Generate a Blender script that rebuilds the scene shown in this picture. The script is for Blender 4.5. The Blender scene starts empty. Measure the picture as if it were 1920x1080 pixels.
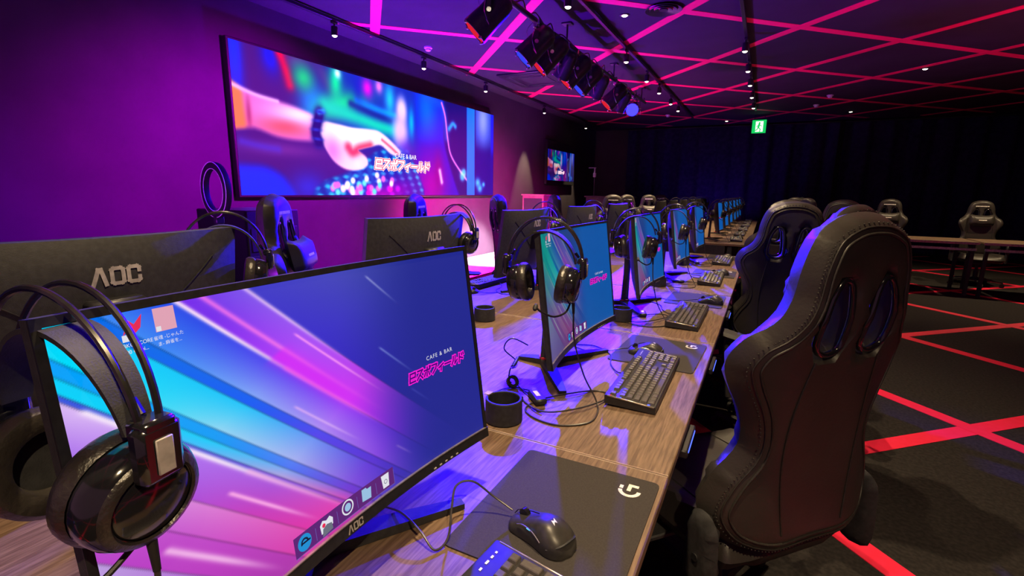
import bpy, math, random
import numpy as np
from mathutils import Vector, Matrix, Euler
from mathutils.geometry import delaunay_2d_cdt

random.seed(7)
PI = math.pi
scene = bpy.context.scene
COL = scene.collection

# ------------------------------------------------------------------ camera
FPX = 920.454
YAW, PITCH, ROLL = -0.467994, 0.195767, 0.0161305
CAMZ = 1.28
def cam_axes():
    cy, sy = math.cos(YAW), math.sin(YAW)
    f = Vector((sy * math.cos(PITCH), cy * math.cos(PITCH), -math.sin(PITCH)))
    r = Vector((cy, -sy, 0)); u = r.cross(f)
    c, s = math.cos(ROLL), math.sin(ROLL)
    return c * r + s * u, -s * r + c * u, f
_r, _u, _f = cam_axes()
cam_data = bpy.data.cameras.new('camera')
cam_data.sensor_width = 36.0
cam_data.lens = FPX / 1920.0 * 36.0
cam_data.clip_start = 0.02
cam = bpy.data.objects.new('camera', cam_data)
COL.objects.link(cam)
cam.matrix_world = Matrix(((_r.x, _u.x, -_f.x, 0), (_r.y, _u.y, -_f.y, 0), (_r.z, _u.z, -_f.z, CAMZ), (0, 0, 0, 1)))
scene.camera = cam

# ------------------------------------------------------------------ world, exposure
scene.view_settings.view_transform = 'Standard'
scene.view_settings.look = 'None'
scene.view_settings.gamma = 1.0
scene.view_settings.use_curve_mapping = False
scene.view_settings.exposure = 0.0
world = bpy.data.worlds.new('room_ambient'); scene.world = world
world.use_nodes = True
WB = world.node_tree.nodes['Background']
WB.inputs[0].default_value = (0.80, 0.34, 0.62, 1)
WB.inputs[1].default_value = 0.22

def spot(name, loc, target, color, energy, angle=60, blend=0.4, radius=0.04):
    d = bpy.data.lights.new(name, 'SPOT')
    d.color = color; d.energy = energy; d.spot_size = math.radians(angle); d.spot_blend = blend; d.shadow_soft_size = radius
    o = bpy.data.objects.new(name, d); COL.objects.link(o)
    o.location = loc
    o.rotation_euler = (Vector(target) - Vector(loc)).to_track_quat('-Z', 'Y').to_euler()
    return o

# ------------------------------------------------------------------ materials
def s2l(c):
    return tuple(((x / 255.0) / 12.92 if x / 255.0 <= 0.04045 else ((x / 255.0 + 0.055) / 1.055) ** 2.4) for x in c)
MATS = {}
def mat(name, color=(0.02, 0.02, 0.02), rough=0.5, metal=0.0, spec=0.5, noise=None, bump=None, emit=None, strength=1.0, coat=0.0, two=None, stretch=(1, 1, 1)):
    m = bpy.data.materials.new(name); m.use_nodes = True
    nt = m.node_tree; b = nt.nodes['Principled BSDF']
    b.inputs['Base Color'].default_value = (*color, 1)
    b.inputs['Roughness'].default_value = rough
    b.inputs['Metallic'].default_value = metal
    b.inputs['Specular IOR Level'].default_value = spec
    if coat: b.inputs['Coat Weight'].default_value = coat; b.inputs['Coat Roughness'].default_value = 0.1
    tc = None
    if noise or bump:
        tc = nt.nodes.new('ShaderNodeTexCoord'); mp = nt.nodes.new('ShaderNodeMapping')
        mp.inputs['Scale'].default_value = stretch
        nt.links.new(tc.outputs['Object'], mp.inputs['Vector'])
    if noise:
        n = nt.nodes.new('ShaderNodeTexNoise'); n.inputs['Scale'].default_value = noise; n.inputs['Detail'].default_value = 6
        nt.links.new(mp.outputs[0], n.inputs['Vector'])
        rp = nt.nodes.new('ShaderNodeValToRGB')
        c2 = two if two else tuple(min(1, x * 1.6) for x in color)
        rp.color_ramp.elements[0].color = (*color, 1); rp.color_ramp.elements[1].color = (*c2, 1)
        rp.color_ramp.elements[0].position = 0.36; rp.color_ramp.elements[1].position = 0.66
        nt.links.new(n.outputs[0], rp.inputs[0]); nt.links.new(rp.outputs[0], b.inputs['Base Color'])
    if bump:
        n2 = nt.nodes.new('ShaderNodeTexNoise'); n2.inputs['Scale'].default_value = bump[0]; n2.inputs['Detail'].default_value = 4
        nt.links.new(mp.outputs[0], n2.inputs['Vector'])
        bp = nt.nodes.new('ShaderNodeBump'); bp.inputs['Strength'].default_value = bump[1]; bp.inputs['Distance'].default_value = 0.004
        nt.links.new(n2.outputs[0], bp.inputs['Height']); nt.links.new(bp.outputs[0], b.inputs['Normal'])
    if emit:
        b.inputs['Emission Color'].default_value = (*emit, 1); b.inputs['Emission Strength'].default_value = strength
    MATS[name] = m
    return m
def emat(name, srgb, strength=1.0):
    m = bpy.data.materials.new(name); m.use_nodes = True
    nt = m.node_tree; nt.nodes.clear()
    e = nt.nodes.new('ShaderNodeEmission'); o = nt.nodes.new('ShaderNodeOutputMaterial')
    e.inputs[0].default_value = (*s2l(srgb), 1); e.inputs[1].default_value = strength
    nt.links.new(e.outputs[0], o.inputs[0]); MATS[name] = m
    return m
def screen_mat(name, attr, strength, spec=0.35):
    """a lit display: its picture is a colour attribute, a glossy front scatters room light"""
    m = bpy.data.materials.new(name); m.use_nodes = True
    nt = m.node_tree; b = nt.nodes['Principled BSDF']
    b.inputs['Base Color'].default_value = (0.01, 0.01, 0.012, 1); b.inputs['Roughness'].default_value = 0.42
    b.inputs['Specular IOR Level'].default_value = spec
    a = nt.nodes.new('ShaderNodeAttribute'); a.attribute_name = attr
    nt.links.new(a.outputs['Color'], b.inputs['Emission Color']); b.inputs['Emission Strength'].default_value = strength
    MATS[name] = m
    return m

mat('carpet', (0.020, 0.018, 0.018), 0.95, noise=60, bump=(400, 0.5), two=(0.035, 0.031, 0.03), spec=0.1)
mat('ceiling_paint', (0.030, 0.026, 0.034), 0.85, noise=3, two=(0.036, 0.031, 0.04), spec=0.15)
mat('wall_paint', (0.050, 0.042, 0.055), 0.75, noise=2.5, bump=(150, 0.15), two=(0.062, 0.052, 0.066), spec=0.25)
mat('tape_pink', (0.95, 0.010, 0.11), 0.6, noise=25, two=(0.98, 0.012, 0.13), spec=0.2)
mat('tape_red', (0.92, 0.022, 0.07), 0.6, noise=25, two=(0.96, 0.028, 0.09), spec=0.2)
mat('wood', (0.115, 0.070, 0.042), 0.42, noise=20, bump=(30, 0.10), two=(0.225, 0.148, 0.094), stretch=(11, 0.7, 1), spec=0.4)
mat('edge_pale', (0.42, 0.32, 0.25), 0.5, noise=40)
mat('desk_metal', (0.015, 0.015, 0.017), 0.5, noise=80)
mat('plastic', (0.013, 0.013, 0.015), 0.42, noise=120)
mat('plastic_matte', (0.020, 0.020, 0.022), 0.62, bump=(600, 0.15), noise=90)
mat('gloss', (0.008, 0.008, 0.010), 0.12, noise=20, coat=0.6)
mat('rubber', (0.012, 0.012, 0.012), 0.6, noise=60)
mat('cable_black', (0.035, 0.031, 0.028), 0.30, noise=50)
mat('leather', (0.026, 0.0225, 0.021), 0.43, noise=9, bump=(130, 0.12), two=(0.036, 0.031, 0.028), spec=0.5)
mat('leather_seam', (0.020, 0.018, 0.016), 0.45, noise=200)
mat('earpad', (0.02, 0.017, 0.015), 0.33, noise=30, bump=(160, 0.3), spec=0.7)
mat('steel', (0.09, 0.088, 0.085), 0.25, metal=0.9, noise=40)
mat('chrome', (0.6, 0.58, 0.55), 0.18, metal=1.0, noise=30)
mat('keycap', (0.085, 0.076, 0.070), 0.34, noise=200, two=(0.115, 0.104, 0.096))
mat('keyboard_case', (0.018, 0.017, 0.017), 0.45, noise=60)
mat('alu_edge', (0.45, 0.42, 0.36), 0.32, metal=0.8, noise=60)
mat('mousepad', (0.045, 0.040, 0.038), 0.85, noise=300, bump=(900, 0.25), two=(0.055, 0.049, 0.046), spec=0.2)
mat('mouse_shell', (0.028, 0.026, 0.024), 0.38, noise=60, spec=0.5)
mat('white_print', (0.75, 0.72, 0.62), 0.5, noise=60)
mat('grey_print', (0.30, 0.28, 0.27), 0.45, noise=60)
mat('red_print', (0.5, 0.03, 0.04), 0.4, noise=40)
mat('white_plastic', (0.65, 0.62, 0.62), 0.4, noise=50)
mat('stage_white', (0.80, 0.78, 0.78), 0.35, noise=8)
mat('curtain', (0.018, 0.015, 0.045), 0.9, noise=12, bump=(60, 0.3), spec=0.1)
mat('counter', (0.10, 0.055, 0.055), 0.5, noise=7)
mat('can_black', (0.010, 0.010, 0.012), 0.4, noise=50)
emat('lens_warm', (255, 244, 205), 9.0)
emat('lens_blue', (28, 24, 255), 10.0)
emat('lens_blue_dim', (60, 70, 255), 0.9)
emat('lens_red', (255, 40, 60), 0.7)
emat('led_blue', (70, 90, 255), 3.0)
emat('led_red', (255, 60, 40), 1.5)
emat('led_cyan', (90, 210, 255), 1.5)
emat('exit_green', (20, 190, 90), 1.2)
emat('exit_white', (225, 255, 225), 1.6)
emat('ui_white', (235, 235, 245), 0.9)
emat('ui_soft', (120, 110, 200), 0.8)
emat('ui_dock', (105, 45, 130), 0.8)
emat('ui_blue', (40, 150, 220), 0.9)
emat('ui_navy', (30, 30, 60), 0.7)
emat('ui_yellow', (225, 205, 110), 0.8)
emat('ui_teal', (30, 200, 200), 0.9)
emat('ui_red', (240, 50, 90), 0.9)
emat('ui_rose', (235, 170, 190), 0.9)
emat('ui_folder', (160, 200, 235), 0.9)
emat('ui_grey', (120, 125, 140), 0.8)
emat('logo_pink', (255, 30, 215), 1.0)
emat('logo_dark', (85, 10, 130), 0.9)
emat('led_text_white', (255, 240, 250), 1.3)
emat('led_text_pink', (240, 40, 120), 1.0)

# ------------------------------------------------------------------ geometry helpers
class MB:
    def __init__(self): self.v = []; self.f = []
    def add(self, vs, fs):
        o = len(self.v); self.v += [tuple(v) for v in vs]; self.f += [tuple(i + o for i in f) for f in fs]; return self
    def box(self, c, s, bev=0.0, M=None):
        hx, hy, hz = s[0] / 2, s[1] / 2, s[2] / 2
        b = min(bev, hx * 0.95, hy * 0.95, hz * 0.95)
        vs, fs = [], []
        if b <= 0:
            for z in (-hz, hz):
                for y in (-hy, hy):
                    for x in (-hx, hx): vs.append((x, y, z))
            fs = [(0, 2, 3, 1), (4, 5, 7, 6), (0, 1, 5, 4), (2, 6, 7, 3), (0, 4, 6, 2), (1, 3, 7, 5)]
        else:
            idx = {}
            for sx in (-1, 1):
                for sy in (-1, 1):
                    for sz in (-1, 1):
                        for a in range(3):
                            p = [sx * (hx - b), sy * (hy - b), sz * (hz - b)]
                            p[a] = (sx * hx, sy * hy, sz * hz)[a]
                            idx[(sx, sy, sz, a)] = len(vs); vs.append(tuple(p))
            for a in range(3):
                o1, o2 = [(1, 2), (2, 0), (0, 1)][a]
                for sgn in (-1, 1):
                    q = []
                    for s1, s2 in ((-1, -1), (1, -1), (1, 1), (-1, 1)):
                        k = [0, 0, 0]; k[a] = sgn; k[o1] = s1; k[o2] = s2; q.append(idx[(*k, a)])
                    fs.append(tuple(q if sgn > 0 else q[::-1]))
            for a in range(3):
                o1, o2 = [(1, 2), (2, 0), (0, 1)][a]
                for s1 in (-1, 1):
                    for s2 in (-1, 1):
                        k0 = [0, 0, 0]; k1 = [0, 0, 0]
                        k0[a] = -1; k1[a] = 1
                        for k in (k0, k1): k[o1] = s1; k[o2] = s2
                        q = [idx[(*k0, o1)], idx[(*k1, o1)], idx[(*k1, o2)], idx[(*k0, o2)]]
                        fs.append(tuple(q if s1 * s2 < 0 else q[::-1]))
            for sx in (-1, 1):
                for sy in (-1, 1):
                    for sz in (-1, 1):
                        q = [idx[(sx, sy, sz, a)] for a in range(3)]
                        fs.append(tuple(q if sx * sy * sz > 0 else q[::-1]))
        out = []
        for p in vs:
            p = Vector(p)
            if M is not None: p = M @ p
            out.append((p.x + c[0], p.y + c[1], p.z + c[2]))
        return self.add(out, fs)
    def cyl(self, p0, p1, r0, r1=None, n=16, caps=True):
        r1 = r0 if r1 is None else r1
        p0 = Vector(p0); p1 = Vector(p1); d = (p1 - p0).normalized()
        a = d.orthogonal().normalized(); b = d.cross(a)
        vs = []
        for p, r in ((p0, r0), (p1, r1)):
            for i in range(n):
                t = 2 * PI * i / n; vs.append(p + (a * math.cos(t) + b * math.sin(t)) * r)
        fs = [(i, (i + 1) % n, n + (i + 1) % n, n + i) for i in range(n)]
        if caps: fs += [tuple(range(n))[::-1], tuple(range(n, 2 * n))]
        return self.add(vs, fs)
    def lathe(self, prof, n=32, M=None, closed=False):
        """prof: (radius, height) pairs about local z; M places it"""
        M = M or Matrix.Identity(4); vs, fs = [], []; m = len(prof)
        for i in range(n):
            t = 2 * PI * i / n
            for r, h in prof: vs.append(M @ Vector((r * math.cos(t), r * math.sin(t), h)))
        for i in range(n):
            j = (i + 1) % n
            for k in range(m if closed else m - 1):
                k2 = (k + 1) % m
                fs.append((i * m + k, j * m + k, j * m + k2, i * m + k2))
        return self.add(vs, fs)
    def tube(self, pts, r, n=8, closed=False, caps=True):
        P = [Vector(p) for p in pts]; m = len(P)
        rs = r if isinstance(r, (list, tuple)) else [r] * m
        T = []
        for i in range(m):
            if closed: t = P[(i + 1) % m] - P[i - 1]
            else: t = P[min(i + 1, m - 1)] - P[max(i - 1, 0)]
            T.append(t.normalized() if t.length > 1e-9 else Vector((0, 0, 1)))
        a = T[0].orthogonal().normalized(); vs = []
        for i in range(m):
            a = (a - T[i] * a.dot(T[i]))
            a = a.normalized() if a.length > 1e-6 else T[i].orthogonal().normalized()
            b = T[i].cross(a)
            for k in range(n):
                t = 2 * PI * k / n; vs.append(P[i] + (a * math.cos(t) + b * math.sin(t)) * rs[i])
        fs = []
        for i in range(m if closed else m - 1):
            j = (i + 1) % m
            for k in range(n):
                k2 = (k + 1) % n; fs.append((i * n + k, i * n + k2, j * n + k2, j * n + k))
        if caps and not closed: fs += [tuple(range(n))[::-1], tuple(range((m - 1) * n, m * n))]
        return self.add(vs, fs)
    def prism(self, poly, z0, z1, M=None):
        n = len(poly); M = M or Matrix.Identity(4)
        vs = [M @ Vector((x, y, z0)) for x, y in poly] + [M @ Vector((x, y, z1)) for x, y in poly]
        fs = [tuple(range(n))[::-1], tuple(range(n, 2 * n))] + [(i, (i + 1) % n, n + (i + 1) % n, n + i) for i in range(n)]
        return self.add(vs, fs)
    def ribbon(self, pts, sides, th):
        """flat band through pts; sides[i] half-width vector, th thickness vector list"""
        vs, fs = [], []
        for p, s, t in zip(pts, sides, th):
            p, s, t = Vector(p), Vector(s), Vector(t)
            vs += [p - s - t, p + s - t, p + s + t, p - s + t]
        for i in range(len(pts) - 1):
            for k in range(4):
                k2 = (k + 1) % 4; fs.append((i * 4 + k, i * 4 + k2, i * 4 + 4 + k2, i * 4 + 4 + k))
        fs += [(3, 2, 1, 0), tuple(range(len(vs) - 4, len(vs)))]
        return self.add(vs, fs)
    def mesh(self, name, smooth=38):
        me = bpy.data.meshes.new(name); me.from_pydata(self.v, [], self.f); me.validate(); me.update()
        if smooth:
            me.polygons.foreach_set('use_smooth', [True] * len(me.polygons)); me.set_sharp_from_angle(angle=math.radians(smooth))
        return me
    def build(self, name, material, parent=None, smooth=38):
        me = self.mesh(name, smooth); me.materials.append(MATS[material])
        return link(name, me, parent)

def link(name, data, parent=None):
    o = bpy.data.objects.new(name, data); COL.objects.link(o)
    if parent is not None: o.parent = parent
    return o
def empty(name, loc=(0, 0, 0), rz=0.0):
    o = link(name, None); o.location = loc; o.rotation_euler = (0, 0, rz); o.empty_display_size = 0.05
    return o
def tag(o, label, cat, group=None):
    o['label'] = label; o['category'] = cat
    if group: o['group'] = group
    return o
def struct(o): o['kind'] = 'structure'; return o
def copy_tree(o, parent=None, skip=()):
    c = o.copy(); COL.objects.link(c)
    if parent is not None: c.parent = parent
    for ch in list(o.children):
        if ch.name.split('.')[0] in skip: continue
        copy_tree(ch, c, skip)
    return c
def catmull(pts, n=8, closed=False):
    P = [Vector(p) for p in pts]; out = []; m = len(P)
    for i in range(m if closed else m - 1):
        if closed: a, b, c, d = P[i - 1], P[i], P[(i + 1) % m], P[(i + 2) % m]
        else: a, b, c, d = P[max(i - 1, 0)], P[i], P[i + 1], P[min(i + 2, m - 1)]
        for k in range(n):
            t = k / n
            out.append(0.5 * ((2 * b) + (c - a) * t + (2 * a - 5 * b + 4 * c - d) * t * t + (3 * b - a - 3 * c + d) * t ** 3))
    if not closed: out.append(P[-1])
    return out
def loop2d(pts, n=6):
    return [(p.x, p.y) for p in catmull([(x, y, 0) for x, y in pts], n, True)]

def seg_dist(P, loop):
    L = np.array(loop); A = L; B = np.roll(L, -1, axis=0); d = np.full(len(P), 1e9)
    for a, b in zip(A, B):
        ab = b - a; t = np.clip(((P - a) @ ab) / max(1e-12, ab @ ab), 0, 1)
        d = np.minimum(d, np.hypot(*(P - a - t[:, None] * ab).T))
    return d
def inside(P, loop):
    L = np.array(loop); c = np.zeros(len(P), bool)
    for (x1, y1), (x2, y2) in zip(L, np.roll(L, -1, axis=0)):
        cond = ((y1 > P[:, 1]) != (y2 > P[:, 1]))
        xi = (x2 - x1) * (P[:, 1] - y1) / ((y2 - y1) if abs(y2 - y1) > 1e-12 else 1e-12) + x1
        c ^= cond & (P[:, 0] < xi)
    return c
def puffy(outline, holes=(), front=0.03, back=0.03, R=0.04, step=0.02, deform=None, hole_R=None):
    """padded slab: 2D outline (with holes), rounded towards its rim; returns MB in (x, depth, y) -> x, y=depth, z"""
    ys = [p[1] for p in outline]; xs = [p[0] for p in outline]
    gx = np.arange(min(xs) + step * 0.5, max(xs), step); gy = np.arange(min(ys) + step * 0.5, max(ys), step)
    G = np.array([(x + (step / 2 if k % 2 else 0), y) for k, y in enumerate(gy) for x in gx])
    ok = inside(G, outline) & (seg_dist(G, outline) > step * 0.45)
    for h in holes: ok &= (~inside(G, h)) & (seg_dist(G, h) > step * 0.35)
    G = G[ok]
    verts = [Vector(p) for p in outline]; edges = [(i, (i + 1) % len(outline)) for i in range(len(outline))]
    # inner rings make the rim round
    for inset in (0.12, 0.35):
        pass
    for h in holes:
        o = len(verts); verts += [Vector(p) for p in h]; edges += [(o + i, o + (i + 1) % len(h)) for i in range(len(h))]
    nb = len(verts)
    verts += [Vector(p) for p in G]
    V, E_, F, *_ = delaunay_2d_cdt(verts, edges, [], 1 if not holes else 4, 1e-7)
    if holes:
        cent = np.array([np.mean([V[i] for i in f], axis=0) for f in F])
        keep = inside(cent, outline)
        for h in holes: keep &= ~inside(cent, h)
        F = [f for f, k in zip(F, keep) if k]
    P = np.array([(v.x, v.y) for v in V])
    d = seg_dist(P, outline)
    q = np.sqrt(np.clip(1 - (1 - np.clip(d / R, 0, 1)) ** 2, 0, 1))
    if holes:
        hr = hole_R or R * 0.5
        for h in holes:
            dh = seg_dist(P, h); q = np.minimum(q, 0.35 + 0.65 * np.sqrt(np.clip(1 - (1 - np.clip(dh / hr, 0, 1)) ** 2, 0, 1)))
    nfront = len(P)
    vs = [(p[0], front * k, p[1]) for p, k in zip(P, q)] + [(p[0], -back * k, p[1]) for p, k in zip(P, q)]
    fs = [tuple(f)[::-1] for f in F] + [tuple(i + nfront for i in f) for f in F]
    # walls along open borders
    cnt = {}
    for f in F:
        for a, b in zip(f, f[1:] + f[:1]): cnt[(a, b)] = 1
    for (a, b) in list(cnt):
        if (b, a) not in cnt: fs.append((a, b, b + nfront, a + nfront))
    if deform: vs = [deform(*v) for v in vs]
    return MB().add(vs, fs)

# flat drawings (print, screen content) -------------------------------------------------
class D2:
    def __init__(self): self.v = []; self.f = []
    def poly(self, pts):
        o = len(self.v); self.v += [tuple(p) for p in pts]; self.f.append(tuple(range(o, o + len(pts)))); return self
    sub = 1e9                                     # longest piece; smaller where the print lies on a curved face
    def rect(self, x0, y0, x1, y1):
        n = max(1, math.ceil((x1 - x0) / D2.sub))
        for i in range(n): self.poly([(x0 + (x1 - x0) * i / n, y0), (x0 + (x1 - x0) * (i + 1) / n, y0), (x0 + (x1 - x0) * (i + 1) / n, y1), (x0 + (x1 - x0) * i / n, y1)])
        return self
    def disc(self, c, r, n=24, ry=None):
        ry = ry or r; return self.poly([(c[0] + r * math.cos(2 * PI * i / n), c[1] + ry * math.sin(2 * PI * i / n)) for i in range(n)])
    def stroke(self, pts, w, closed=False, ext=True):
        P = [Vector((p[0], p[1])) for p in pts]; n = len(P)
        for i in range(n if closed else n - 1):
            a, b = P[i], P[(i + 1) % n]; d = (b - a)
            if d.length < 1e-9: continue
            d = d.normalized(); s = Vector((-d.y, d.x)) * w / 2; e = d * w / 2 if ext else Vector((0, 0))
            a2, b2 = a - e, b + e; m = max(1, math.ceil((b2 - a2).length / D2.sub))
            for k in range(m):
                p, q = a2.lerp(b2, k / m), a2.lerp(b2, (k + 1) / m); self.poly([p - s, q - s, q + s, p + s])
        return self
    def ring(self, c, r, w, a0=0, a1=360, n=24, ry=None):
        ry = ry or r
        pts = [(c[0] + r * math.cos(math.radians(a0 + (a1 - a0) * i / n)), c[1] + ry * math.sin(math.radians(a0 + (a1 - a0) * i / n))) for i in range(n + 1)]
        return self.stroke(pts, w, ext=False)
    def text(self, body, size, x, y, align='LEFT', sp=1.0):
        cu = bpy.data.curves.new('lettering', 'FONT'); cu.body = body; cu.size = size; cu.align_x = align; cu.resolution_u = 3; cu.space_character = sp
        ob = bpy.data.objects.new('lettering', cu); COL.objects.link(ob)
        me = bpy.data.meshes.new_from_object(ob.evaluated_get(bpy.context.evaluated_depsgraph_get()))
        o = len(self.v); self.v += [(v.co.x + x, v.co.y + y) for v in me.vertices]
        self.f += [tuple(i + o for i in p.vertices) for p in me.polygons]
        bpy.data.objects.remove(ob); bpy.data.curves.remove(cu); bpy.data.meshes.remove(me)
        return self
    def build(self, name, material, parent, fn):
        mb = MB().add([fn(x, y) for x, y in self.v], self.f)
        return mb.build(name, material, parent, smooth=0)

KANA = {
    'e': [[(.95, .06), (.1, .06), (.1, .94), (.9, .94), (.9, .5), (.1, .5)]],
    'su': [[(.1, .92), (.88, .92), (.1, .05)], [(.52, .45), (.95, .05)]],
    'po': [[(.02, .68), (.92, .68)], [(.48, .95), (.48, .05)], [(.22, .45), (.08, .1)], [(.74, .45), (.9, .1)], [(.86, .86), (.98, .86), (.98, .98), (.86, .98), (.86, .86)]],
    'fu': [[(.08, .92), (.9, .92), (.72, .45), (.3, .05)]],
    'i': [[(.85, .66), (.15, .36)], [(.52, .5), (.52, .0)]],
    'bar': [[(.0, .5), (1., .5)]],
    'ru': [[(.28, .92), (.28, .45), (.05, .06)], [(.6, .95), (.6, .1), (.98, .45)]],
    'do': [[(.2, .98), (.2, .02)], [(.2, .62), (.8, .38)], [(.55, .95), (.62, .76)], [(.82, .99), (.9, .8)]],
}
def kana_word(x, y, h, adv, skew=0.18):
    """list of polylines spelling the blocky shop lettering"""
    out = []
    for k, ch in enumerate(['e', 'su', 'po', 'fu', 'i', 'bar', 'ru', 'do']):
        for line in KANA[ch]:
            out.append([(x + adv * (k + 0.86 * px + skew * (py - 0.5)), y + h * py) for px, py in line])
    return out
def aoc(d, x, y, h, w):
    """three block letters: a bare A, an O and a C"""
    g = h * 1.02
    d.stroke([(x, y), (x + g * 0.36, y + h), (x + g * 0.5, y + h), (x + g * 0.72, y)], w)
    x2 = x + g * 1.08
    d.stroke([(x2, y + h * .1), (x2, y + h * .9), (x2 + h * .12, y + h), (x2 + h * .55, y + h), (x2 + h * .67, y + h * .9), (x2 + h * .67, y + h * .1), (x2 + h * .55, y), (x2 + h * .12, y)], w, closed=True)
    x3 = x2 + g * 0.98
    d.stroke([(x3 + h * .66, y + h * .72), (x3 + h * .66, y + h * .9), (x3 + h * .55, y + h), (x3 + h * .12, y + h), (x3, y + h * .9), (x3, y + h * .1), (x3 + h * .12, y), (x3 + h * .55, y), (x3 + h * .66, y + h * .1), (x3 + h * .66, y + h * .28)], w)
    return d

# ================================================================== THE ROOM
XW, XR, Y0, YF, ZC = -4.55, 6.5, -3.0, 14.2, 3.0
GA = -0.752481                                   # the tape grid is turned against the room
dA = (math.sin(GA), math.cos(GA)); dB = (math.cos(GA), -math.sin(GA))
nA = (dA[1], -dA[0]); nB = (dB[1], -dB[0])

fl = struct(MB().box(((XW + XR) / 2, (Y0 + YF) / 2, -0.05), (XR - XW + 0.2, YF - Y0 + 0.2, 0.1)).build('floor', 'carpet'))
ce = struct(MB().box(((XW + XR) / 2, (Y0 + YF) / 2, ZC + 0.05), (XR - XW + 0.2, YF - Y0 + 0.2, 0.1)).build('ceiling', 'ceiling_paint'))
wl = struct(MB().box((XW - 0.06, (Y0 + YF) / 2, ZC / 2), (0.12, YF - Y0 + 0.2, ZC)).build('wall_left', 'wall_paint'))
wf = struct(MB().box(((XW + XR) / 2, YF + 0.06, ZC / 2), (XR - XW + 0.2, 0.12, ZC)).build('wall_far', 'wall_paint'))
wr = struct(MB().box((XR + 0.06, 5.0, ZC / 2), (0.12, YF + 4.0 - 0.4, ZC)).build('wall_right', 'wall_paint'))
MB().box((XW + 0.008, 5.6, 0.05), (0.016, 17.0, 0.10), 0.003).build('baseboard_left', 'plastic_matte', wl)

def clip_line(p, d, x0, x1, y0, y1):
    t0, t1 = -99.0, 99.0
    for o, v, a, b in ((p[0], d[0], x0, x1), (p[1], d[1], y0, y1)):
        ta, tb = (a - o) / v, (b - o) / v
        if ta > tb: ta, tb = tb, ta
        t0, t1 = max(t0, ta), min(t1, tb)
    return (t0, t1) if t1 - t0 > 0.2 else None
def tape(parent, offs, n, d, z, h, w, material, x0, x1, y0, y1):
    for c in offs:
        p = (n[0] * c, n[1] * c)
        t = clip_line(p, d, x0, x1, y0, y1)
        if not t: continue
        a = (p[0] + d[0] * t[0], p[1] + d[1] * t[0]); L = t[1] - t[0]
        M = Matrix.Rotation(math.atan2(d[1], d[0]), 3, 'Z')
        MB().box((a[0] + d[0] * L / 2, a[1] + d[1] * L / 2, z), (L, w, h), 0, M).build('tape_strip', material, parent, smooth=0)
tape(ce, [0.15 + 1.415 * k for k in range(-5, 12)], nA, dA, ZC - 0.003, 0.006, 0.105, 'tape_pink', XW + 0.32, XR - 0.1, Y0 + 0.1, YF - 0.4)
tape(ce, [-4.5 - 1.44 * k for k in range(-7, 8)], nB, dB, ZC - 0.002, 0.004, 0.105, 'tape_pink', XW + 0.32, XR - 0.1, Y0 + 0.1, YF - 0.4)
tape(fl, [1.71 + 1.52 * k for k in range(-6, 9)], nA, dA, 0.0015, 0.003, 0.10, 'tape_red', XW + 1.6, XR - 0.1, Y0 + 0.1, YF - 0.4)
tape(fl, [-1.73 - 1.52 * k for k in range(-6, 9)], nB, dB, 0.001, 0.002, 0.10, 'tape_red', XW + 1.6, XR - 0.1, Y0 + 0.1, YF - 0.4)

# dark curtain hung along the far wall
def curtain(x0, x1, y, label, folds=6.0):
    n = int((x1 - x0) * 26); vs, fs = [], []
    for i in range(n + 1):
        x = x0 + (x1 - x0) * i / n
        w = math.sin(x * folds * 2.1) * 0.05 + math.sin(x * folds * 4.7 + 1) * 0.016
        vs += [(x, y + w, 0.03), (x, y + w * 0.85, 1.5), (x, y + w * 0.7, ZC - 0.06)]
    for i in range(n):
        for k in range(2): fs.append((i * 3 + k, i * 3 + k + 1, i * 3 + k + 4, i * 3 + k + 3))
    root = empty('curtain', ((x0 + x1) / 2, y, 0))
    mb = MB().add([(a - (x0 + x1) / 2, b - y, c) for a, b, c in vs], fs)
    mb.build('fabric', 'curtain', root, 80)
    MB().cyl((x0 - (x0 + x1) / 2, 0, ZC - 0.04), (x1 - (x0 + x1) / 2, 0, ZC - 0.04), 0.018, n=10).build('rail', 'desk_metal', root)
    return tag(root, label, 'curtain')
curtain(-3.55, 1.35, YF - 0.22, 'black-navy curtain covering the far wall behind the exit sign')
curtain(1.45, 6.35, YF - 0.22, 'black curtain covering the right half of the far wall')

# stage along the screen wall
st = empty('stage_platform', (-4.0, 6.4, 0))
MB().box((0, 0, 0.055), (1.06, 5.2, 0.11), 0.004).build('skirt', 'plastic_matte', st)
MB().box((0, 0, 0.115), (1.08, 5.24, 0.012), 0.003).build('deck', 'stage_white', st)
tag(st, 'low white-topped stage platform along the wall under the big screen', 'stage')

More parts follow.
